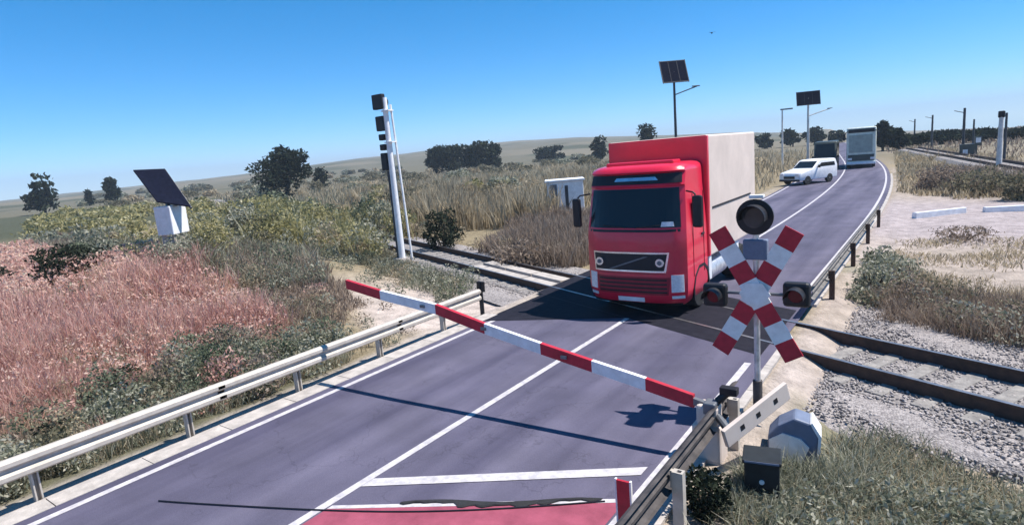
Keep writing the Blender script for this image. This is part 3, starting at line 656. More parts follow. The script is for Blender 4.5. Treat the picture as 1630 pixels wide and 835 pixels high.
# ------------------------------------------------------------------ white technical hut
HU = empty('equipment_hut', (-19.95, 33.6, H1(-19.95, 33.6)), R_(32), 'white technical hut with dark door and louvres behind the brown grass', 'hut')
b = MB(); b.box((0, 0, 1.15), (2.3, 1.8, 2.3)); wl = b.build('walls', 'white_paint', HU, bevel=.03)
b = MB(); b.box((0, 0, 2.36), (2.5, 2.0, .12)); b.build('roof', 'white_paint', HU, bevel=.02)
b = MB(); b.box((-.72, -.91, 1.2), (.42, .03, 1.9)); b.build('door', 'grey_steel', wl)
b = MB(); b.box((.08, -.91, 1.3), (.20, .03, 1.5)); b.build('louvre', 'dark_pole', wl)
b = MB(); b.box((1.16, .2, 1.3), (.03, .8, 1.2)); b.build('vent', 'grey_steel', wl)

# ------------------------------------------------------------------ solar street lamps
def street_lamp(x, y, h, w, pole, label, armlen=1.6, yaw=0, tilt=62, mp='dark_pole', asp=1.0):
    g = H1(x, y); L = empty('street_lamp', (x, y, g), yaw, label, 'street lamp', 'solar street lamps along the road'); h = h - g
    b = MB(); b.tube([(0, 0, -.2), (0, 0, h)], [.11 * w / 1.6, .07 * w / 1.6], 12); b.build('pole', mp, L, smooth=True)
    b = MB(); b.tube([(0, 0, h - .9 * w * .6), (armlen, 0, h - .45 * w * .6)], .035 * w / 1.6, 8); b.build('arm', mp, L)
    b = MB(); b.box((armlen - .1, 0, h - .44 * w * .6), (.5, .2, .07)); b.build('lamp_head', 'grey_steel', L, bevel=.015)
    rot = Matrix.Rotation(R_(tilt), 3, 'X') @ Matrix.Rotation(R_(0), 3, 'Z')
    c = Vector((0, -.05, h + .34 * w * (.4 + .6 * asp)))
    pn = MB().box(c, (w, w * .95 * asp, .05), rot).build('solar_panel', 'panel_blue', L)
    fr = MB()
    for s in (-1, 1):
        fr.box(c + rot @ Vector((s * w / 2, 0, 0)), (.05, w * asp, .07), rot); fr.box(c + rot @ Vector((0, s * w * .475 * asp, 0)), (w - .06, .05, .066), rot)
    for k in (-.17, .17): fr.box(c + rot @ Vector((k * w, 0, .027)), (.02, w * .9 * asp, .006), rot)
    fr.build('panel_frame', 'dark_pole', pn)
    b = MB(); b.tube([(0, 0, h - .1), c], .05); b.build('bracket', mp, L)
    return L
street_lamp(-14.85, 40, 8.15, 1.7, None, 'dark solar street lamp rising behind the red truck', 1.55, R_(38))
street_lamp(-12.85, 76, 7.1, 2.4, None, 'pale solar street lamp with a broad panel beyond the white car', 2.3, R_(20), mp='pole_pale', tilt=72, asp=.68)
L3 = empty('street_lamp', (-18.0, 87.9, H1(-18, 87.9)), 0, 'plain pale street lamp with a small flat lamp head left of the far lane', 'street lamp', 'solar street lamps along the road')
b = MB(); b.tube([(0, 0, -.2), (0, 0, 7.3)], [.13, .09], 10); b.build('pole', 'pole_pale', L3, smooth=True)
b = MB(); b.box((.5, .2, 7.4), (1.5, .4, .18)); b.build('lamp_head', 'grey_steel', L3, bevel=.03)

# ------------------------------------------------------------------ vehicles far down the road
def van(name, loc, yaw, label, cat, L=4.6, Wd=2.0, Hh=2.2, body='white_paint', hood=1.15):
    v = empty(name, loc, yaw, label, cat); h = Wd / 2
    # nose looks to -y
    prof = [(-L / 2, .35), (-L / 2 - .02, .75), (-L / 2 + .12, .98), (-L / 2 + hood, 1.22), (-L / 2 + hood + .75, Hh - .06), (-L / 2 + hood + 1.0, Hh), (L / 2 - .25, Hh), (L / 2, Hh - .5), (L / 2, .35)]
    bd = MB().prism(prof, -h, h).build('body', body, v, bevel=.09, smooth=True)
    y0, z0, y1, z1 = -L / 2 + hood + .05, 1.22 + (Hh - 1.28) * .05 / .75, -L / 2 + hood + .66, 1.22 + (Hh - 1.28) * .66 / .75
    n = Vector((0, -(z1 - z0), (y1 - y0))).normalized() * .02
    P = [Vector((-h * .88, y0, z0)), Vector((h * .88, y0, z0)), Vector((h * .80, y1, z1)), Vector((-h * .80, y1, z1))]
    MB().add([p + n for p in P] + [p - n * 2 for p in P], [(0, 1, 2, 3), (0, 4, 5, 1), (1, 5, 6, 2), (2, 6, 7, 3), (3, 7, 4, 0)]).build('windscreen', 'glass', v)
    for s in (-1, 1):
        MB().prism([(-L / 2 + hood + .45, 1.3), (L / 2 - .3, 1.3), (L / 2 - .4, Hh - .25), (-L / 2 + hood + .9, Hh - .25)], s * (h - .02), s * (h + .006)).build('side_window', 'glass', v)
        MB().box((s * h * .72, -L / 2 - .02, .82), (.34, .06, .2)).build('headlight', 'light_glass', v, bevel=.02)
        MB().box((s * (h + .12), -L / 2 + hood + .5, 1.35), (.2, .1, .22)).build('mirror', 'black', v, bevel=.03)
        wheel(v, s * (h - .1), -L / 2 + .85, .35, .22); wheel(v, s * (h - .1), L / 2 - .9, .35, .22)
    MB().box((0, -L / 2 - .03, .62), (Wd * .5, .05, .2)).build('grille', 'black', v); MB().box((0, -L / 2 - .02, .38), (Wd * .96, .08, .16)).build('bumper', 'black', v, bevel=.02)
    return v
van('white_car', (-9.0, 53.4, .04), R_(-30), 'white car with a dark windscreen and long bonnet on the far left lane', 'car', 4.2, 2.0, 1.85, hood=1.45)
van('dark_van', (-10.4, 72, .04), R_(4), 'dark van coming between the white car and the coach', 'van', 5.0, 2.1, 2.9, 'dark_vehicle', hood=.6)
BU = empty('coach', (-7.05, 70.5, .04), R_(5), 'tall pale coach with a wide grey windscreen on the right lane far away', 'coach')
b = MB(); b.box((0, 4.5, 2.2), (2.6, 9.0, 3.7)); b.build('body', 'coach_paint', BU, bevel=.14, smooth=True, seg=3)
b = MB(); b.box((-.05, -.02, 2.45), (2.05, .06, 1.75)); b.build('windscreen', 'grey_vehicle', BU, bevel=.02)
b = MB(); b.box((0, -.015, 3.72), (2.3, .05, .36)); b.build('destination_board', 'black', BU)
b = MB(); b.box((0, -.02, 1.05), (2.3, .06, .62)); b.build('front_grille', 'dark_vehicle', BU)
b = MB(); b.box((0, -.06, .52), (2.56, .14, .26)); b.build('bumper', 'white_paint', BU, bevel=.04)
for s in (-1, 1):
    b = MB(); b.box((s * 1.30, 4.6, 2.7), (.02, 8.2, 1.2)); b.build('side_window', 'glass', BU)
    b = MB(); b.box((s * .98, -.07, .95), (.36, .06, .22)); b.build('headlight', 'light_glass', BU, bevel=.02)
    b = MB(); b.tube([(s * 1.2, 0, 3.7), (s * 1.5, -.3, 3.5)], .04); b.box((s * 1.5, -.32, 3.2), (.2, .14, .6)); b.build('mirror', 'black', BU)
    wheel(BU, s * 1.1, 1.9, .48, .3); wheel(BU, s * 1.1, 6.8, .48, .3)

# ------------------------------------------------------------------ right side: poles, kerb blocks, distant track
def far_line(x, o): return 55.9 + (4.47 - x) * 6.06 + o * 6.15
def far_track():
    t = empty('railway_track', (4.5, 56, H1(4.5, 56)), 0, 'distant railway embankment track behind the right bushes', 'railway track'); a = Vector((6.2, 45, 0)); c = Vector((-4.2, 108, 0))
    d = (c - a).normalized(); q = Vector((-d.y, d.x, 0)); org = Vector(t.location)
    b = MB(); 
    prof = [(-2.6, -.5), (-1.6, .35), (1.6, .35), (2.6, -.5)]
    vs = [p + q * u + Vector((0, 0, v)) - org for p in (a, c) for u, v in prof]; b.add(vs, [(0, 4, 5, 1), (1, 5, 6, 2), (2, 6, 7, 3), (0, 1, 2, 3), (4, 7, 6, 5)]); b.build('embankment', 'bed_pale', t)
    for s in (-.75, .75):
        b = MB(); p0 = a + q * s; p1 = c + q * s; 
        vs = [p + q * u + Vector((0, 0, v)) - org for p in (p0, p1) for u, v in ((-.07, .35), (.07, .35), (.05, .56), (-.05, .56))]; b.add(vs, [(0, 4, 5, 1), (1, 5, 6, 2), (2, 6, 7, 3), (3, 7, 4, 0), (0, 1, 2, 3), (4, 7, 6, 5)]); b.build('rail', 'rust', t)
far_track()
def pole(x, y, top, r, m, label, head=None):
    g = H1(x, y); p = empty('line_pole', (x, y, g), 0, label, 'pole', 'poles along the distant railway')
    b = MB(); b.tube([(0, 0, -.3), (0, 0, top - g)], [r, r * .7], 10); b.build('pole', m, p, smooth=True)
    if head == 'lamp': MB().box((0, 0, top - g - .1), (.42, .3, .5)).build('lamp_head', 'black', p, bevel=.08)
    if head == 'arm': MB().tube([(0, 0, top - g - .5), (-.9, -.2, top - g - .2)], .04, 6).build('cross_arm', m, p)
    return p
pole(3.2, 58.6, 4.3, .20, 'pole_pale', 'stout pale pole with a dark lamp on top', 'lamp')
pole(1.37, 82, 5.2, .16, 'dark_pole', 'tall dark line pole beside two white signal lights', 'arm')
pole(4.05, 68, 4.3, .12, 'dark_pole', 'dark pole just behind the stout pale pole')
pole(-5.0, 135, 4.7, .16, 'dark_pole', 'thin far pole nearest to the dark roadside trees', 'arm')
pole(-1.95, 112, 5.0, .16, 'dark_pole', 'thin far pole standing against the low right skyline', 'arm')
pole(2.7, 100, 3.9, .14, 'dark_pole', 'short dark pole with nothing on it between the tall ones')
SB = empty('relay_box', (1.5, 80.5, H1(1.5, 80.5)), 0, 'dark relay cabinet with white plates at the foot of the tall dark pole', 'cabinet')
b = MB(); b.box((.3, 0, .7), (1.5, .8, 1.7)); b.build('cabinet', 'dark_vehicle', SB, bevel=.03)
for x, z in ((.05, .75), (1.1, 1.9)): MB().box((x, -.42, z), (.42, .03, .5)).build('plate', 'white_paint', SB)
MB().box((1.1, 0, 1.8), (.6, .5, .9)).build('upper_box', 'dark_vehicle', SB)
for (x0, y0, x1, y1, lb) in ((-1.12, 32.5, .73, 34.3, 'pale concrete kerb block lying on the dirt nearer to the road'), (1.45, 34.6, 3.4, 35.4, 'pale concrete kerb block lying on the dirt farther from the road')):
    c = Vector(((x0 + x1) / 2, (y0 + y1) / 2, 0)); a = math.atan2(y1 - y0, x1 - x0)
    o = MB().prism([(-.13, -.1), (.13, -.1), (.13, .2), (.07, .26), (-.13, .26)], -math.hypot(x1 - x0, y1 - y0) / 2, math.hypot(x1 - x0, y1 - y0) / 2, 'x').build('kerb_block', 'white_paint', bevel=.02)
    o.location = (c.x, c.y, H1(c.x, c.y)); o.rotation_euler = (0, 0, a); tag(o, lb, 'kerb block', 'kerb blocks on the dirt')

# ------------------------------------------------------------------ vegetation
LF = {}
LF['pink'] = leafmat('pink_straw', [(0.24, 0.10, 0.082), (0.52, 0.275, 0.235), (0.70, 0.46, 0.395), (0.66, 0.50, 0.38)], .45, .5, .35)
LF['rose'] = leafmat('rose_straw', [(0.40, 0.19, 0.15), (0.66, 0.40, 0.34), (0.74, 0.54, 0.46), (0.70, 0.58, 0.44)], .45, .5, .3)
LF['tan'] = leafmat('tan_straw', [(0.17, 0.135, 0.09), (0.40, 0.33, 0.225), (0.62, 0.54, 0.40)], .45, .3, .35)
LF['brown'] = leafmat('brown_straw', [(0.11, 0.08, 0.065), (0.27, 0.21, 0.165), (0.46, 0.38, 0.31)], .4, .4, .3)
LF['greygreen'] = leafmat('greygreen', [(0.07, 0.08, 0.055), (0.19, 0.205, 0.145), (0.37, 0.365, 0.28), (0.64, 0.60, 0.50)], .4, .6, .25)
LF['green'] = leafmat('green', [(0.05, 0.07, 0.042), (0.14, 0.165, 0.11), (0.30, 0.31, 0.22)], .35, .6, .3)
LF['yellow'] = leafmat('yellowgreen', [(0.08, 0.085, 0.042), (0.24, 0.225, 0.10), (0.46, 0.41, 0.21), (0.62, 0.58, 0.42)], .45, .5, .3)
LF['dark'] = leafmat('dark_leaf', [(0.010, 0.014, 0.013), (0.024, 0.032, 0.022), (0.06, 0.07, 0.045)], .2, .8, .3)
LF['olive'] = leafmat('olive', [(0.07, 0.07, 0.045), (0.18, 0.165, 0.11), (0.36, 0.32, 0.225)], .4, .5, .3)

def blades(name, P, h, w, lean, m, kind='stuff', parent=None):
    n = len(P); a = RNG.uniform(0, 2 * math.pi, n); la = RNG.uniform(0, 2 * math.pi, n); ln = RNG.uniform(.1, 1, n) * lean
    h = np.broadcast_to(h, (n,)) * RNG.uniform(.55, 1.15, n); w = np.broadcast_to(w, (n,)) * RNG.uniform(.6, 1.3, n)
    s = np.stack([np.cos(a), np.sin(a), np.zeros(n)], 1) * w[:, None] / 2; d = np.stack([np.cos(la) * ln, np.sin(la) * ln, np.ones(n)], 1); d /= np.linalg.norm(d, axis=1)[:, None]
    mid = P + d * (h * .55)[:, None]; tip = P + d * h[:, None] + np.stack([np.cos(la), np.sin(la), -np.ones(n) * .25], 1) * (h * ln * .45)[:, None]
    V = np.stack([P - s, P + s, mid + s * .8, mid - s * .8, tip], 1).reshape(-1, 3); k = np.arange(n)[:, None] * 5
    o = npmesh(name, V, [k + np.array([[0, 1, 2, 3]]), k + np.array([[3, 2, 4]])], m, parent)
    if kind: o['kind'] = kind
    return o
def leaves(name, P, size, m, kind=None, parent=None, flat=0.5):
    n = len(P); u = RNG.normal(size=(n, 3)); u /= np.linalg.norm(u, axis=1)[:, None]; t = RNG.normal(size=(n, 3)); t[:, 2] *= flat; v = np.cross(u, t); v /= np.linalg.norm(v, axis=1)[:, None]
    sz = (np.broadcast_to(size, (n,)) * RNG.uniform(.55, 1.35, n))[:, None]
    V = np.stack([P - u * sz, P + v * sz * .45, P + u * sz, P - v * sz * .45], 1).reshape(-1, 3); k = np.arange(n)[:, None] * 4
    o = npmesh(name, V, [k + np.array([[0, 1, 2, 3]])], m, parent)
    if kind: o['kind'] = kind
    return o
def inpoly(x, y, poly):
    r = np.zeros(len(x), bool); j = len(poly) - 1
    for i in range(len(poly)):
        xi, yi = poly[i]; xj, yj = poly[j]
        c = ((yi > y) != (yj > y)) & (x < (xj - xi) * (y - yi) / (yj - yi + 1e-12) + xi); r ^= c; j = i
    return r
def scatter(poly, n, falloff=1.0, clump=0.0, ref=12.0, cs=1.0):
    """points on the terrain inside a ground polygon, thinning out with distance"""
    q = np.array(poly); lo = q.min(0); hi = q.max(0); out = []; got = 0
    while got < n:
        x = RNG.uniform(lo[0], hi[0], 4 * n); y = RNG.uniform(lo[1], hi[1], 4 * n)
        ok = inpoly(x + .25 * np.sin(y * 3), y + .25 * np.sin(x * 2.3), poly); d = np.hypot(x, y); ok &= RNG.uniform(0, 1, len(x)) < np.minimum(1, (ref / np.maximum(d, ref)) ** falloff)
        if clump > 0: ok &= RNG.uniform(-1, 1, len(x)) * .6 + wob(x * cs, y * cs, 5, 14, .2) * 1.0 > clump
        rx = x - road_off(y); ok &= (rx < -10.15) | (rx > -2.2); ok &= np.abs(track_d(x, y)) > 1.5
        x, y = x[ok], y[ok]; out.append(np.stack([x, y], 1)); got += len(x)
        if len(x) == 0: break
    p = np.concatenate(out)[:n]; return np.column_stack([p, hgt(p[:, 0], p[:, 1]) - .02])
def dist(P): return np.hypot(P[:, 0], P[:, 1])
def grass(name, poly, n, h, w, lean, m, **k):
    P = scatter(poly, n, **k); return blades(name, P, h * (1 + .35 * np.clip(wob(P[:, 0], P[:, 1], 4, 12, .2), -1, 1)), w * np.maximum(1, dist(P) / 13), lean, LF[m])
def weeds(name, poly, n, h, size, m, **k):
    """leafy weeds: stems of leaves over the ground"""
    P = scatter(poly, n, **k); K = 14; hh = h * RNG.uniform(.4, 1.2, len(P)); Q = np.repeat(P, K, 0); z = RNG.uniform(0, 1, len(Q)); Q = Q + np.column_stack([RNG.normal(0, .11, len(Q)) * (1.2 - z * .6), RNG.normal(0, .11, len(Q)) * (1.2 - z * .6), z * np.repeat(hh, K)])
    return leaves(name, Q, size * np.maximum(1, dist(Q) / 14), LF[m], 'stuff')

PINK = [(-13.2, 4.6), (-13.6, 8.6), (-16.5, 9.6), (-22, 10.4), (-36, 12.2), (-62, 17), (-62, 8), (-26, 1), (-15.5, 1.6)]
grass('pink_grass', PINK, 46000, .56, .022, .9, 'pink', falloff=1.0, ref=14, clump=-.15, cs=.9)
grass('rose_grass', PINK, 22000, .62, .02, .8, 'rose', falloff=1.0, ref=14, clump=.0, cs=1.3)
Q = scatter(PINK, 9000, falloff=1.0, ref=14, clump=.0); Q[:, 2] += RNG.uniform(.35, .8, len(Q)); leaves('grass_plumes', np.repeat(Q, 4, 0) + RNG.normal(0, .035, (len(Q) * 4, 3)), .032 * np.maximum(1, np.repeat(dist(Q), 4) / 13), LF['rose'], 'stuff', flat=2)
mix_later = [(-13.4, 4.6), (-13.8, 8.6), (-22, 10.4), (-60, 16), (-60, 9), (-26, 2.5), (-15.5, 2.5)]
grass('pink_grass', [(-13.4, 4.4), (-14, 9.0), (-19, 10.6), (-30, 12), (-30, 3), (-15, 1.5)], 14000, .85, .018, .45, 'pink', falloff=.8, ref=14, clump=.25)
grass('pale_straw', PINK, 17000, .7, .014, .7, 'tan', falloff=.9, ref=14, clump=-.1)
grass('brown_grass', [(-24, 10), (-40, 12.5), (-66, 19), (-66, 22), (-40, 16), (-24, 13)], 9000, .7, .02, .5, 'brown', falloff=.8, ref=22, clump=-.1)
grass('dry_grass', [(-10.9, -2), (-10.7, 9.5), (-14, 10), (-34, 14), (-60, 20), (-60, 3), (-18, -2)], 20000, .55, .022, .6, 'tan', falloff=1, ref=14)
MIXED = True
grass('red_grass', [(-11.2, .5), (-11.5, 3.4), (-14, 4.4), (-17, 4.2), (-17, .5)], 5000, .75, .02, .6, 'pink', falloff=.3, clump=.1)
grass('dry_grass', [(-12.0, 8.5), (-15.5, 12.5), (-21, 15), (-25, 13.5), (-17, 10.2), (-13.8, 8.4)], 6000, .45, .02, .7, 'brown', falloff=.5, clump=-.1)
# the belt of yellow green shrubs, the reeds and the brown grass by the hut
def bushmass(name, spots, m, size, dens=520, kind='stuff'):
    A = []
    for (x, y, r, h) in spots:
        g = H1(x, y); n = int(dens * r * h); 
        d = RNG.normal(size=(n, 3)); d /= np.linalg.norm(d, axis=1)[:, None]; rad = RNG.uniform(.45, 1.05, n) ** .6
        lump = 1 + .22 * np.sin(d[:, 0] * 5 + x) * np.sin(d[:, 1] * 4 + y) + .15 * np.sin(d[:, 2] * 7 + x * y)
        p = d * (rad * lump)[:, None] * np.array([r, r, h * .55]) + np.array([x, y, g + h * .5]); p[:, 2] = np.maximum(p[:, 2], g + .02); A.append(p)
    Q = np.concatenate(A); return leaves(name, Q, size * np.maximum(1, dist(Q) / 25), LF[m], kind)
def rnd_spots(poly, n, r, h):
    P = scatter(poly, n, falloff=.4, ref=25); return [(p[0], p[1], r * random.uniform(.6, 1.3), h * random.uniform(.6, 1.25)) for p in P]
BELT = [(-21, 17.5), (-24, 24), (-38, 33), (-52, 34), (-58, 26), (-38, 18.8), (-27, 16.5)]
def mix(poly, n, r, h, kinds, leaf, dens, names='scrub'):
    sp = rnd_spots(poly, n, r, h); random.shuffle(sp); w = [k[1] for k in kinds]; t = sum(w); a = 0
    for m, q in kinds:
        e = a + max(1, int(round(n * q / t))); part = sp[a:e]; a = e
        if part: bushmass({'yellow': 'yellow_scrub', 'green': 'green_scrub', 'greygreen': 'grey_scrub', 'olive': 'olive_scrub', 'tan': 'dry_scrub', 'brown': 'brown_scrub', 'pink': 'red_scrub', 'rose': 'rose_scrub', 'dark': 'dark_scrub'}[m], part, m, leaf, dens)
mix(BELT, 58, 1.35, 2.3, (('yellow', 5), ('green', 2), ('greygreen', 2.5), ('olive', 1.5), ('tan', 1)), .07, 420)
mix(BELT, 40, .6, 1.5, (('yellow', 3), ('greygreen', 3), ('tan', 2)), .06, 700)
grass('yellow_stalks', BELT, 5000, 2.1, .03, .4, 'yellow', falloff=.5, ref=25, clump=.1, cs=.8)
mix(mix_later, 80, .5, .62, (('pink', 3), ('rose', 2), ('greygreen', 4), ('brown', 2), ('tan', 2)), .045, 600)
bushmass('grey_scrub', [(-23.3 + random.uniform(-.7, .7), 10.7 + random.uniform(-.9, .9), .55, .95) for k in range(9)] + [(-24.9, 12.6, .9, 1.5), (-25.6, 12.9, .9, 1.6)], 'greygreen', .05, 700)
bushmass('yellow_scrub', [(-24.2 + k * .5, 12.4 - .1 * k, .7, 1.5) for k in range(3)] + [(-25.3, 10.2, .6, .9)], 'yellow', .06, 600)
TE = lambda o0, o1, xa, xb: [(xa, tline(xa, o0)), (xa, tline(xa, o1)), (xb, tline(xb, o1)), (xb, tline(xb, o0))]
mix(TE(-3.6, -1.75, -12.5, -30), 46, .42, .62, (('greygreen', 4), ('olive', 2), ('tan', 1.5), ('green', 1)), .045, 900)
mix(TE(1.8, 3.4, -12.0, -34), 40, .5, .8, (('tan', 3), ('olive', 2), ('brown', 2), ('greygreen', 1)), .05, 700)
grass('scrub_straw', TE(-3.6, -1.7, -12.5, -30), 4000, .5, .016, .8, 'greygreen', falloff=.4, ref=18)
FRONT = [(-10.75, 1), (-10.7, 8.2), (-12.2, 8.8), (-14.3, 7.4), (-14.2, 5.2), (-13.2, 3.7), (-12.0, 1)]
grass('red_grass', [(-11.6, .6), (-12.0, 2.6), (-13.2, 3.9), (-14.6, 5.0), (-19, 5), (-19, .5)], 9000, .7, .017, .9, 'pink', falloff=.3)
grass('rose_grass', [(-11.4, .6), (-11.8, 2.6), (-13.2, 3.9), (-14.6, 5.0), (-19, 5), (-19, .5)], 6000, .7, .015, .9, 'tan', falloff=.3)
mix([(-11.2, .6), (-11.6, 2.8), (-13.4, 4.2), (-17, 5), (-18, .6)], 30, .3, .6, (('greygreen', 2), ('pink', 2), ('brown', 1.5), ('tan', 1)), .036, 1600)
mix(FRONT, 70, .42, .72, (('greygreen', 4), ('green', 3), ('olive', 1.5), ('brown', 1), ('pink', .6)), .042, 1500)
mix(FRONT, 60, .25, .6, (('greygreen', 3), ('tan', 1), ('green', 2), ('dark', .7)), .036, 2600)
grass('weed_straw', FRONT, 9000, .75, .014, .9, 'greygreen', falloff=.3, ref=12)
grass('dry_straw', FRONT, 5000, .7, .013, .9, 'tan', falloff=.3, ref=12)
BAND = [(-19, 10.6), (-17, 12.6), (-22, 15.8), (-36, 18.2), (-66, 22), (-66, 17.5), (-38, 12.6), (-25, 11)]
mix(BAND, 70, .7, .9, (('greygreen', 4), ('olive', 2), ('brown', 1.2), ('green', 1.2), ('tan', 1)), .055, 520)
grass('scrub_straw', BAND, 11000, .75, .02, .7, 'greygreen', falloff=.6, ref=18, clump=-.3)
grass('scrub_straw', BAND, 8000, .7, .02, .7, 'brown', falloff=.6, ref=18, clump=-.2)
mix([(-13.0, 8.2), (-15, 11.5), (-20.5, 14.4), (-22, 12), (-17, 9.6), (-14, 8.0)], 34, .42, .55, (('greygreen', 2), ('brown', 3), ('tan', 1), ('pink', .6), ('olive', 1)), .042, 900)
mix([(-10.8, 7.5), (-10.7, 11.4), (-13, 12.6), (-15, 11.6), (-13, 8.2)], 16, .25, .3, (('greygreen', 2), ('brown', 2), ('tan', 1)), .035, 1400)
mix([(-14, 13.2), (-13.8, 15.2), (-24, 19.4), (-27, 18.5), (-17.5, 13.9)], 30, .5, .6, (('greygreen', 3), ('olive', 1.5), ('green', 1), ('tan', .6)), .045, 800)
mix([(-20, 27.5), (-22, 40), (-44, 56), (-58, 50), (-36, 32), (-26, 26.5)], 36, 1.2, 1.9, (('tan', 3), ('olive', 2), ('greygreen', 1.5), ('yellow', 1)), .075, 300)
bushmass('yellow_scrub', rnd_spots([(-46, 21), (-62, 24), (-120, 52), (-120, 36), (-70, 20)], 60, 2.0, 1.5), 'yellow', .07, 200)
bushmass('green_scrub', rnd_spots([(-40, 19), (-62, 22), (-90, 34), (-90, 26), (-60, 17)], 22, 1.4, 1.1), 'greygreen', .07, 200)
REED = [(-18.5, 28.5), (-21, 38), (-30, 60), (-60, 72), (-62, 50), (-36, 33), (-26, 27.5)]
grass('reeds', REED, 30000, 1.9, .03, .35, 'tan', falloff=.6, ref=32, clump=-.2, cs=.7)
grass('brown_grass', [(-11.2, 18.8), (-11.4, 31), (-18, 32.5), (-20, 27), (-17.5, 21.5), (-15, 20)], 12000, .95, .022, .5, 'brown', falloff=.3, clump=-.5)
grass('far_grass', [(-24, 34), (-11.5, 36), (-13, 110), (-45, 170), (-150, 170), (-170, 60), (-60, 34)], 26000, 1.1, .02, .5, 'tan', falloff=.8, ref=45, clump=-.2, cs=.3)
for q_, m_ in ((75, 'olive'), (45, 'greygreen'), (30, 'tan')): bushmass('far_scrub', rnd_spots([(-60, 55), (-20, 60), (-22, 130), (-120, 230), (-300, 260), (-420, 150), (-150, 50)], q_, 2.6, 1.9), m_, .055, 90)
# right side
VG = [(-1.95, 2), (-1.95, 6.3), (-1.75, 7.5), (-1.1, 7.9), (-.95, 8.9), (-.4, 9.5), (0.1, 9.3), (2.2, 8.4), (3.8, 7.2), (3.2, 2)]
grass('verge_grass', VG, 24000, .42, .018, 1.1, 'greygreen', falloff=.2, ref=8, clump=-.3)
grass('verge_straw', VG, 13000, .40, .015, 1.3, 'tan', falloff=.2, ref=8, clump=-.2)
grass('verge_grass', [(-1.98, 6.3), (-1.95, 7.75), (-1.2, 7.9), (-.9, 8.6), (-.6, 7.4), (-1.2, 6.1)], 3600, .42, .016, 1.0, 'greygreen', falloff=.1, ref=9)
weeds('verge_weeds', [(-1.9, 4), (-1.5, 6.5), (-.4, 7.8), (1.0, 8.3), (1.5, 5)], 1300, .36, .035, 'greygreen', falloff=.2, ref=8, clump=.0)
grass('red_grass', [(.25, 6.8), (.3, 8.2), (2.4, 8.4), (2.6, 6.3)], 6000, .38, .013, .8, 'pink', falloff=.2, ref=8, clump=.05)
grass('brown_grass', [(-1.5, 16.9), (-.9, 15.1), (2.2, 13.9), (8, 11.4), (9, 14.0), (3.2, 16.6), (.2, 18.4)], 19000, .60, .016, .6, 'brown', falloff=.3, ref=15, clump=-.45)
grass('dry_grass', [(-1.5, 16.9), (-.2, 15.4), (8, 12.4), (9, 15.0), (3.2, 17.6), (.2, 19.4), (-1.6, 20)], 7000, .5, .015, .8, 'tan', falloff=.3, ref=15, clump=-.1)
mix([(-1.3, 16.6), (-.7, 15.3), (2.2, 14.1), (8, 11.6), (9, 13.6), (3.2, 16.2), (.2, 18)], 60, .45, .75, (('brown', 3), ('olive', 2), ('greygreen', 1.5)), .04, 900)
weeds('grey_scrub', [(-1.9, 16.8), (-1.3, 16.2), (-.4, 18), (-.8, 21), (-1.8, 23)], 260, .4, .05, 'greygreen', falloff=.2, clump=-.2)
grass('dry_grass', [(-1.4, 19), (4, 17), (7, 22), (2, 27), (-1.2, 26)], 5000, .22, .018, 1.0, 'tan', falloff=.3, ref=18, clump=.15)
grass('field_grass', [(-2.3, 44), (1, 40), (12, 40), (6, 62), (0, 105), (-6.5, 110), (-3.4, 64)], 16000, .55, .02, .6, 'tan', falloff=.5, ref=45, clump=-.3)
grass('field_grass', [(-1.6, 45), (2, 41), (12, 40), (9, 50), (-1, 58)], 9000, .8, .02, .6, 'brown', falloff=.3, ref=45, clump=-.3)
grass('far_grass', [(-8, 112), (6, 60), (60, 60), (60, 260), (-20, 260)], 9000, .9, .02, .6, 'brown', falloff=.5, ref=80, clump=-.2, cs=.3)

# individual bushes and trees
def bush(x, y, r, h, m, label, group=None, leaf=.07, n=900, name='bush', zoff=0.0):
    g = H1(x, y); t = empty(name, (x, y, g), 0, label, 'bush', group)
    d = RNG.normal(size=(n, 3)); d /= np.linalg.norm(d, axis=1)[:, None]; rad = RNG.uniform(.35, 1.05, n) ** .6
    ph = RNG.uniform(0, 6.28, 3); lump = 1 + .2 * np.sin(d[:, 0] * 5 + ph[0]) * np.sin(d[:, 1] * 4 + ph[1]) + .14 * np.sin(d[:, 2] * 7 + ph[2])
    P = d * (rad * lump)[:, None] * np.array([r, r, h * .55]) + np.array([0, 0, h * .5]); P[:, 2] = np.maximum(P[:, 2], .02)
    leaves('foliage', P, leaf, LF[m], parent=t)
    b = MB()
    for k in range(5):
        a = k * 1.257 + ph[0]; b.tube([(0, 0, -.1), (math.cos(a) * r * .3, math.sin(a) * r * .3, h * .35), (math.cos(a) * r * .55, math.sin(a) * r * .55, h * .65)], [.04, .03, .012], 6)
    b.build('stem', 'bark', t); return t
def pbush(px, py, pw, ph_, m, label, up=0.0, **k):
    x, y = on_ground(px, py); z = (np.array([x, y, H1(x, y) - CAM_H]) @ np.array([fwd.x, fwd.y, fwd.z])); s = z / FPX
    return bush(x, y, pw * s / 2, ph_ * s, m, label, leaf=k.pop('leaf', .07), **k)
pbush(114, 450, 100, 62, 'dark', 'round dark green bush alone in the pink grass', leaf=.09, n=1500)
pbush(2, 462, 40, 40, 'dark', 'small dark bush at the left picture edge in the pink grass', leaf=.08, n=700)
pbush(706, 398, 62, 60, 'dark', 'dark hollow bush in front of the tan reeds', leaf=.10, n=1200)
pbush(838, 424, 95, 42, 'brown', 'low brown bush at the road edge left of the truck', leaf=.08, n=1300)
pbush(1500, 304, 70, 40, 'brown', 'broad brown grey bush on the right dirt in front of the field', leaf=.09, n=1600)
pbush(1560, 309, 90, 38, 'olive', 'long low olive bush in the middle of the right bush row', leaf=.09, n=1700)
pbush(1622, 318, 50, 42, 'olive', 'dark olive bush at the right picture edge', leaf=.09, n=1200)
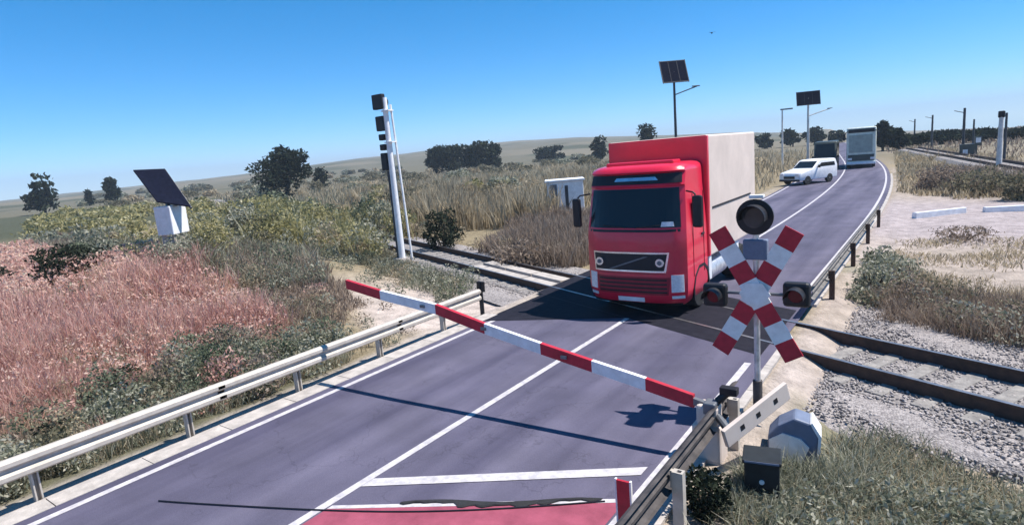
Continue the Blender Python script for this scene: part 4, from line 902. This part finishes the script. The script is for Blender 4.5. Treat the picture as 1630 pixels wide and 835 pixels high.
pbush(1535, 382, 85, 22, 'brown', 'flat brown weed mound on the right dirt by the kerb blocks', leaf=.05, n=900)
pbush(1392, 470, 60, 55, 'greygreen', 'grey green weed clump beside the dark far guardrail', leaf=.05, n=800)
pbush(1122, 822, 74, 78, 'dark', 'dark leaf clump standing for the shade between the guardrail and the dark box', leaf=.035, n=1500)  # dark leaves added to darken the shaded ground

def tree(x, y, w, h, m, label, group=None, leaf=.3, n=1500, trunk=.22, boxy=0.0, g=None):
    g = H1(x, y) if g is None else g; t = empty('tree', (x, y, g), 0, label, 'tree', group); r = w / 2
    K = 15; C = []
    for k in range(K):
        a = RNG.uniform(0, 6.28); q = RNG.uniform(0, .62); C.append((r * q * math.cos(a), r * q * math.sin(a), h * RNG.uniform(trunk + .18, .86), RNG.uniform(.22, .44)))
    A = []
    for (cx, cy, cz, s) in C:
        nn = n // K; d = RNG.normal(size=(nn, 3)); d /= np.linalg.norm(d, axis=1)[:, None]
        if boxy: d = np.sign(d) * np.abs(d) ** (1 - boxy)
        rad = RNG.uniform(.3, 1.05, nn) ** .6; A.append(d * rad[:, None] * np.array([r * s * 1.25, r * s * 1.25, h * s * .55]) + np.array([cx, cy, cz]))
    P = np.concatenate(A); P = P[P[:, 2] > h * trunk * .4]; P[:, 2] = np.minimum(P[:, 2], h * RNG.uniform(.93, 1.04, len(P)))
    leaves('crown', P, leaf, LF[m], parent=t, flat=1)
    b = MB(); b.tube([(0, 0, -.3), (0.02 * h, 0, h * .3), (.0, .02 * h, h * .62)], [.035 * h + .05, .028 * h + .03, .012 * h], 8)
    for (cx, cy, cz, s) in C[:5]: b.tube([(0.01 * h, 0, h * .28), (cx * .6, cy * .6, (cz + h * .28) / 2 + .05 * h), (cx, cy, cz)], [.016 * h, .011 * h, .004 * h], 6)
    b.build('trunk', 'bark', t); return t
def ptree(px, pybase, pw, ph_, D, m, label, group=None, **k):
    """tree standing at distance D along the sight line through the pixel, foot on the terrain, top at the pixel height"""
    v = np.array([px - CX, pybase - CY, FPX]); d = np.array([v @ RT, v @ FW, v @ UP]); d = d / math.hypot(d[0], d[1]); x, y = d[0] * D, d[1] * D; g = H1(x, y)
    v2 = np.array([px - CX, pybase - ph_ - CY, FPX]); d2 = np.array([v2 @ RT, v2 @ FW, v2 @ UP]); d2 = d2 / math.hypot(d2[0], d2[1]); top = CAM_H + d2[2] * D
    zc = np.array([x, y, 0]) @ np.array([fwd.x, fwd.y, fwd.z]); wd = pw * zc / FPX
    return tree(x, y, wd, max(top - g, .6), m, label, group, leaf=k.pop('leaf', D * .0032), **k)
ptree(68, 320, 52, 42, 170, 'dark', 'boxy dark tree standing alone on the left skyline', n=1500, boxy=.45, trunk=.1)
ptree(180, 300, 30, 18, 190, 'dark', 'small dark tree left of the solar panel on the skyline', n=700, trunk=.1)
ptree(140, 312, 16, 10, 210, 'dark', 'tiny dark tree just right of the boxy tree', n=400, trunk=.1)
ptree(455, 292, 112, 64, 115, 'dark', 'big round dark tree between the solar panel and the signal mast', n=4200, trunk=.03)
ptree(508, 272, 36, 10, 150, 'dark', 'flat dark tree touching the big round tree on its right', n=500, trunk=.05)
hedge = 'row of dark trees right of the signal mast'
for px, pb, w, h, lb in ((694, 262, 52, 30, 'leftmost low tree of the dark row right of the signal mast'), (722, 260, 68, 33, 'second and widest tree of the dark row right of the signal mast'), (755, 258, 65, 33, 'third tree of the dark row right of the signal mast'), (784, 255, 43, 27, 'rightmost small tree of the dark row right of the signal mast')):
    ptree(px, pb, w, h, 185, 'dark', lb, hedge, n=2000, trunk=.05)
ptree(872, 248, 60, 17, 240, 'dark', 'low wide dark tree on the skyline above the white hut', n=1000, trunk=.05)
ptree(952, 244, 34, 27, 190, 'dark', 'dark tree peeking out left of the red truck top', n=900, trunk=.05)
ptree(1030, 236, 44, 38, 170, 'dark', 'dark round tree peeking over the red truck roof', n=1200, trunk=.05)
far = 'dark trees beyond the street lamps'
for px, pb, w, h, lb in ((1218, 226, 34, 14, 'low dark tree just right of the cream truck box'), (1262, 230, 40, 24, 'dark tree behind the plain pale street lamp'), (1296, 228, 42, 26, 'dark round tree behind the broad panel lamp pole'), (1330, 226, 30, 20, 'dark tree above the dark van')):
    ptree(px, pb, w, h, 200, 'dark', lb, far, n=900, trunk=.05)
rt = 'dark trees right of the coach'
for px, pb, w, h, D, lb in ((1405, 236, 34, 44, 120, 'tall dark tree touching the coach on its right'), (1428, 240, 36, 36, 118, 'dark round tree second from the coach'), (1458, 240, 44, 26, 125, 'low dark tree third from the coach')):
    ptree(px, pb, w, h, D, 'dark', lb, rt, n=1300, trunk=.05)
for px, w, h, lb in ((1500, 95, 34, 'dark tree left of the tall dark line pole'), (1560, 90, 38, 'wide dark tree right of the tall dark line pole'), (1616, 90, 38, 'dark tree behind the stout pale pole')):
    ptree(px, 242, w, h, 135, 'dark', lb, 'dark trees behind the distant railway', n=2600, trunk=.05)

# big tilted panel over the cabinet
def ray_at(px, py, D):
    v = np.array([px - CX, py - CY, FPX]); d = np.array([v @ RT, v @ FW, v @ UP]); d = d / math.hypot(d[0], d[1]); return Vector((d[0] * D, d[1] * D, CAM_H + d[2] * D))
P = [ray_at(250, 322, 26.3), ray_at(304, 330, 26.3), ray_at(262, 270, 27.9), ray_at(212, 272, 27.9)]
c0 = sum(P, Vector()) / 4
bpy.context.view_layer.update()
inv = SO.matrix_world.inverted()
sp = oriented('solar_panel', [inv @ p for p in P], .05, 'panel_blue', SO)
e = MB(); e.tube([inv @ (P[1] + Vector((0, 0, -.02))), inv @ (P[2] + Vector((0, 0, -.02)))], .05, 6); e.build('panel_edge', 'grey_steel', sp)
MB().tube([(0, 0, 1.9), inv @ (c0 - Vector((0, 0, .1)))], .08).build('panel_post', 'grey_steel', SO)
MB().tube([(0.3, 0, 1.9), inv @ (P[1] * .8 + P[2] * .2 - Vector((0, 0, .05)))], .04).build('panel_brace', 'grey_steel', SO)

# a bird high over the road
BI = empty('bird', (-12.3, 40, 10.7), R_(30), 'dark bird flying high in the sky right of the first street lamp', 'bird')
b = MB(); b.tube([(0, -.16, 0), (0, -.08, .01), (0, .04, .01), (0, .17, 0)], [.012, .045, .05, .012], 8)
for s in (-1, 1): b.add([(0, -.06, .02), (0, .06, .02), (s * .15, .05, .07), (s * .27, .06, .03), (s * .15, -.04, .07)], [(0, 1, 2, 4), (4, 2, 3)])
b.build('body', 'black', BI)

hz = MB().box((0, 0, 24), (8800, 8800, 70)).build('haze', 'black'); hz.data.materials.clear(); hz['kind'] = 'stuff'
hm = bpy.data.materials.new('haze_air'); hm.use_nodes = True; hn = hm.node_tree.nodes; hn.remove(hn['Principled BSDF']); pv = hn.new('ShaderNodeVolumePrincipled')
pv.inputs['Color'].default_value = (0.72, 0.85, 0.98, 1); pv.inputs['Density'].default_value = 0.00040; hm.node_tree.links.new(pv.outputs[0], hn['Material Output'].inputs['Volume']); hz.data.materials.append(hm)
zs_ = [o for o in bpy.data.objects if o.name == 'ground'][0].bound_box
lo_, hi_ = min(v[2] for v in zs_), max(v[2] for v in zs_); hz.location.z = 0; hz.data.transform(Matrix.Translation((0, 0, -24))); hz.data.transform(Matrix.Diagonal((1, 1, (max(hi_, 13) + 2 - lo_ + 1) / 70, 1))); hz.location.z = (max(hi_, 13) + 2 + lo_ - 1) / 2
print('GROUND Z', lo_, hi_)
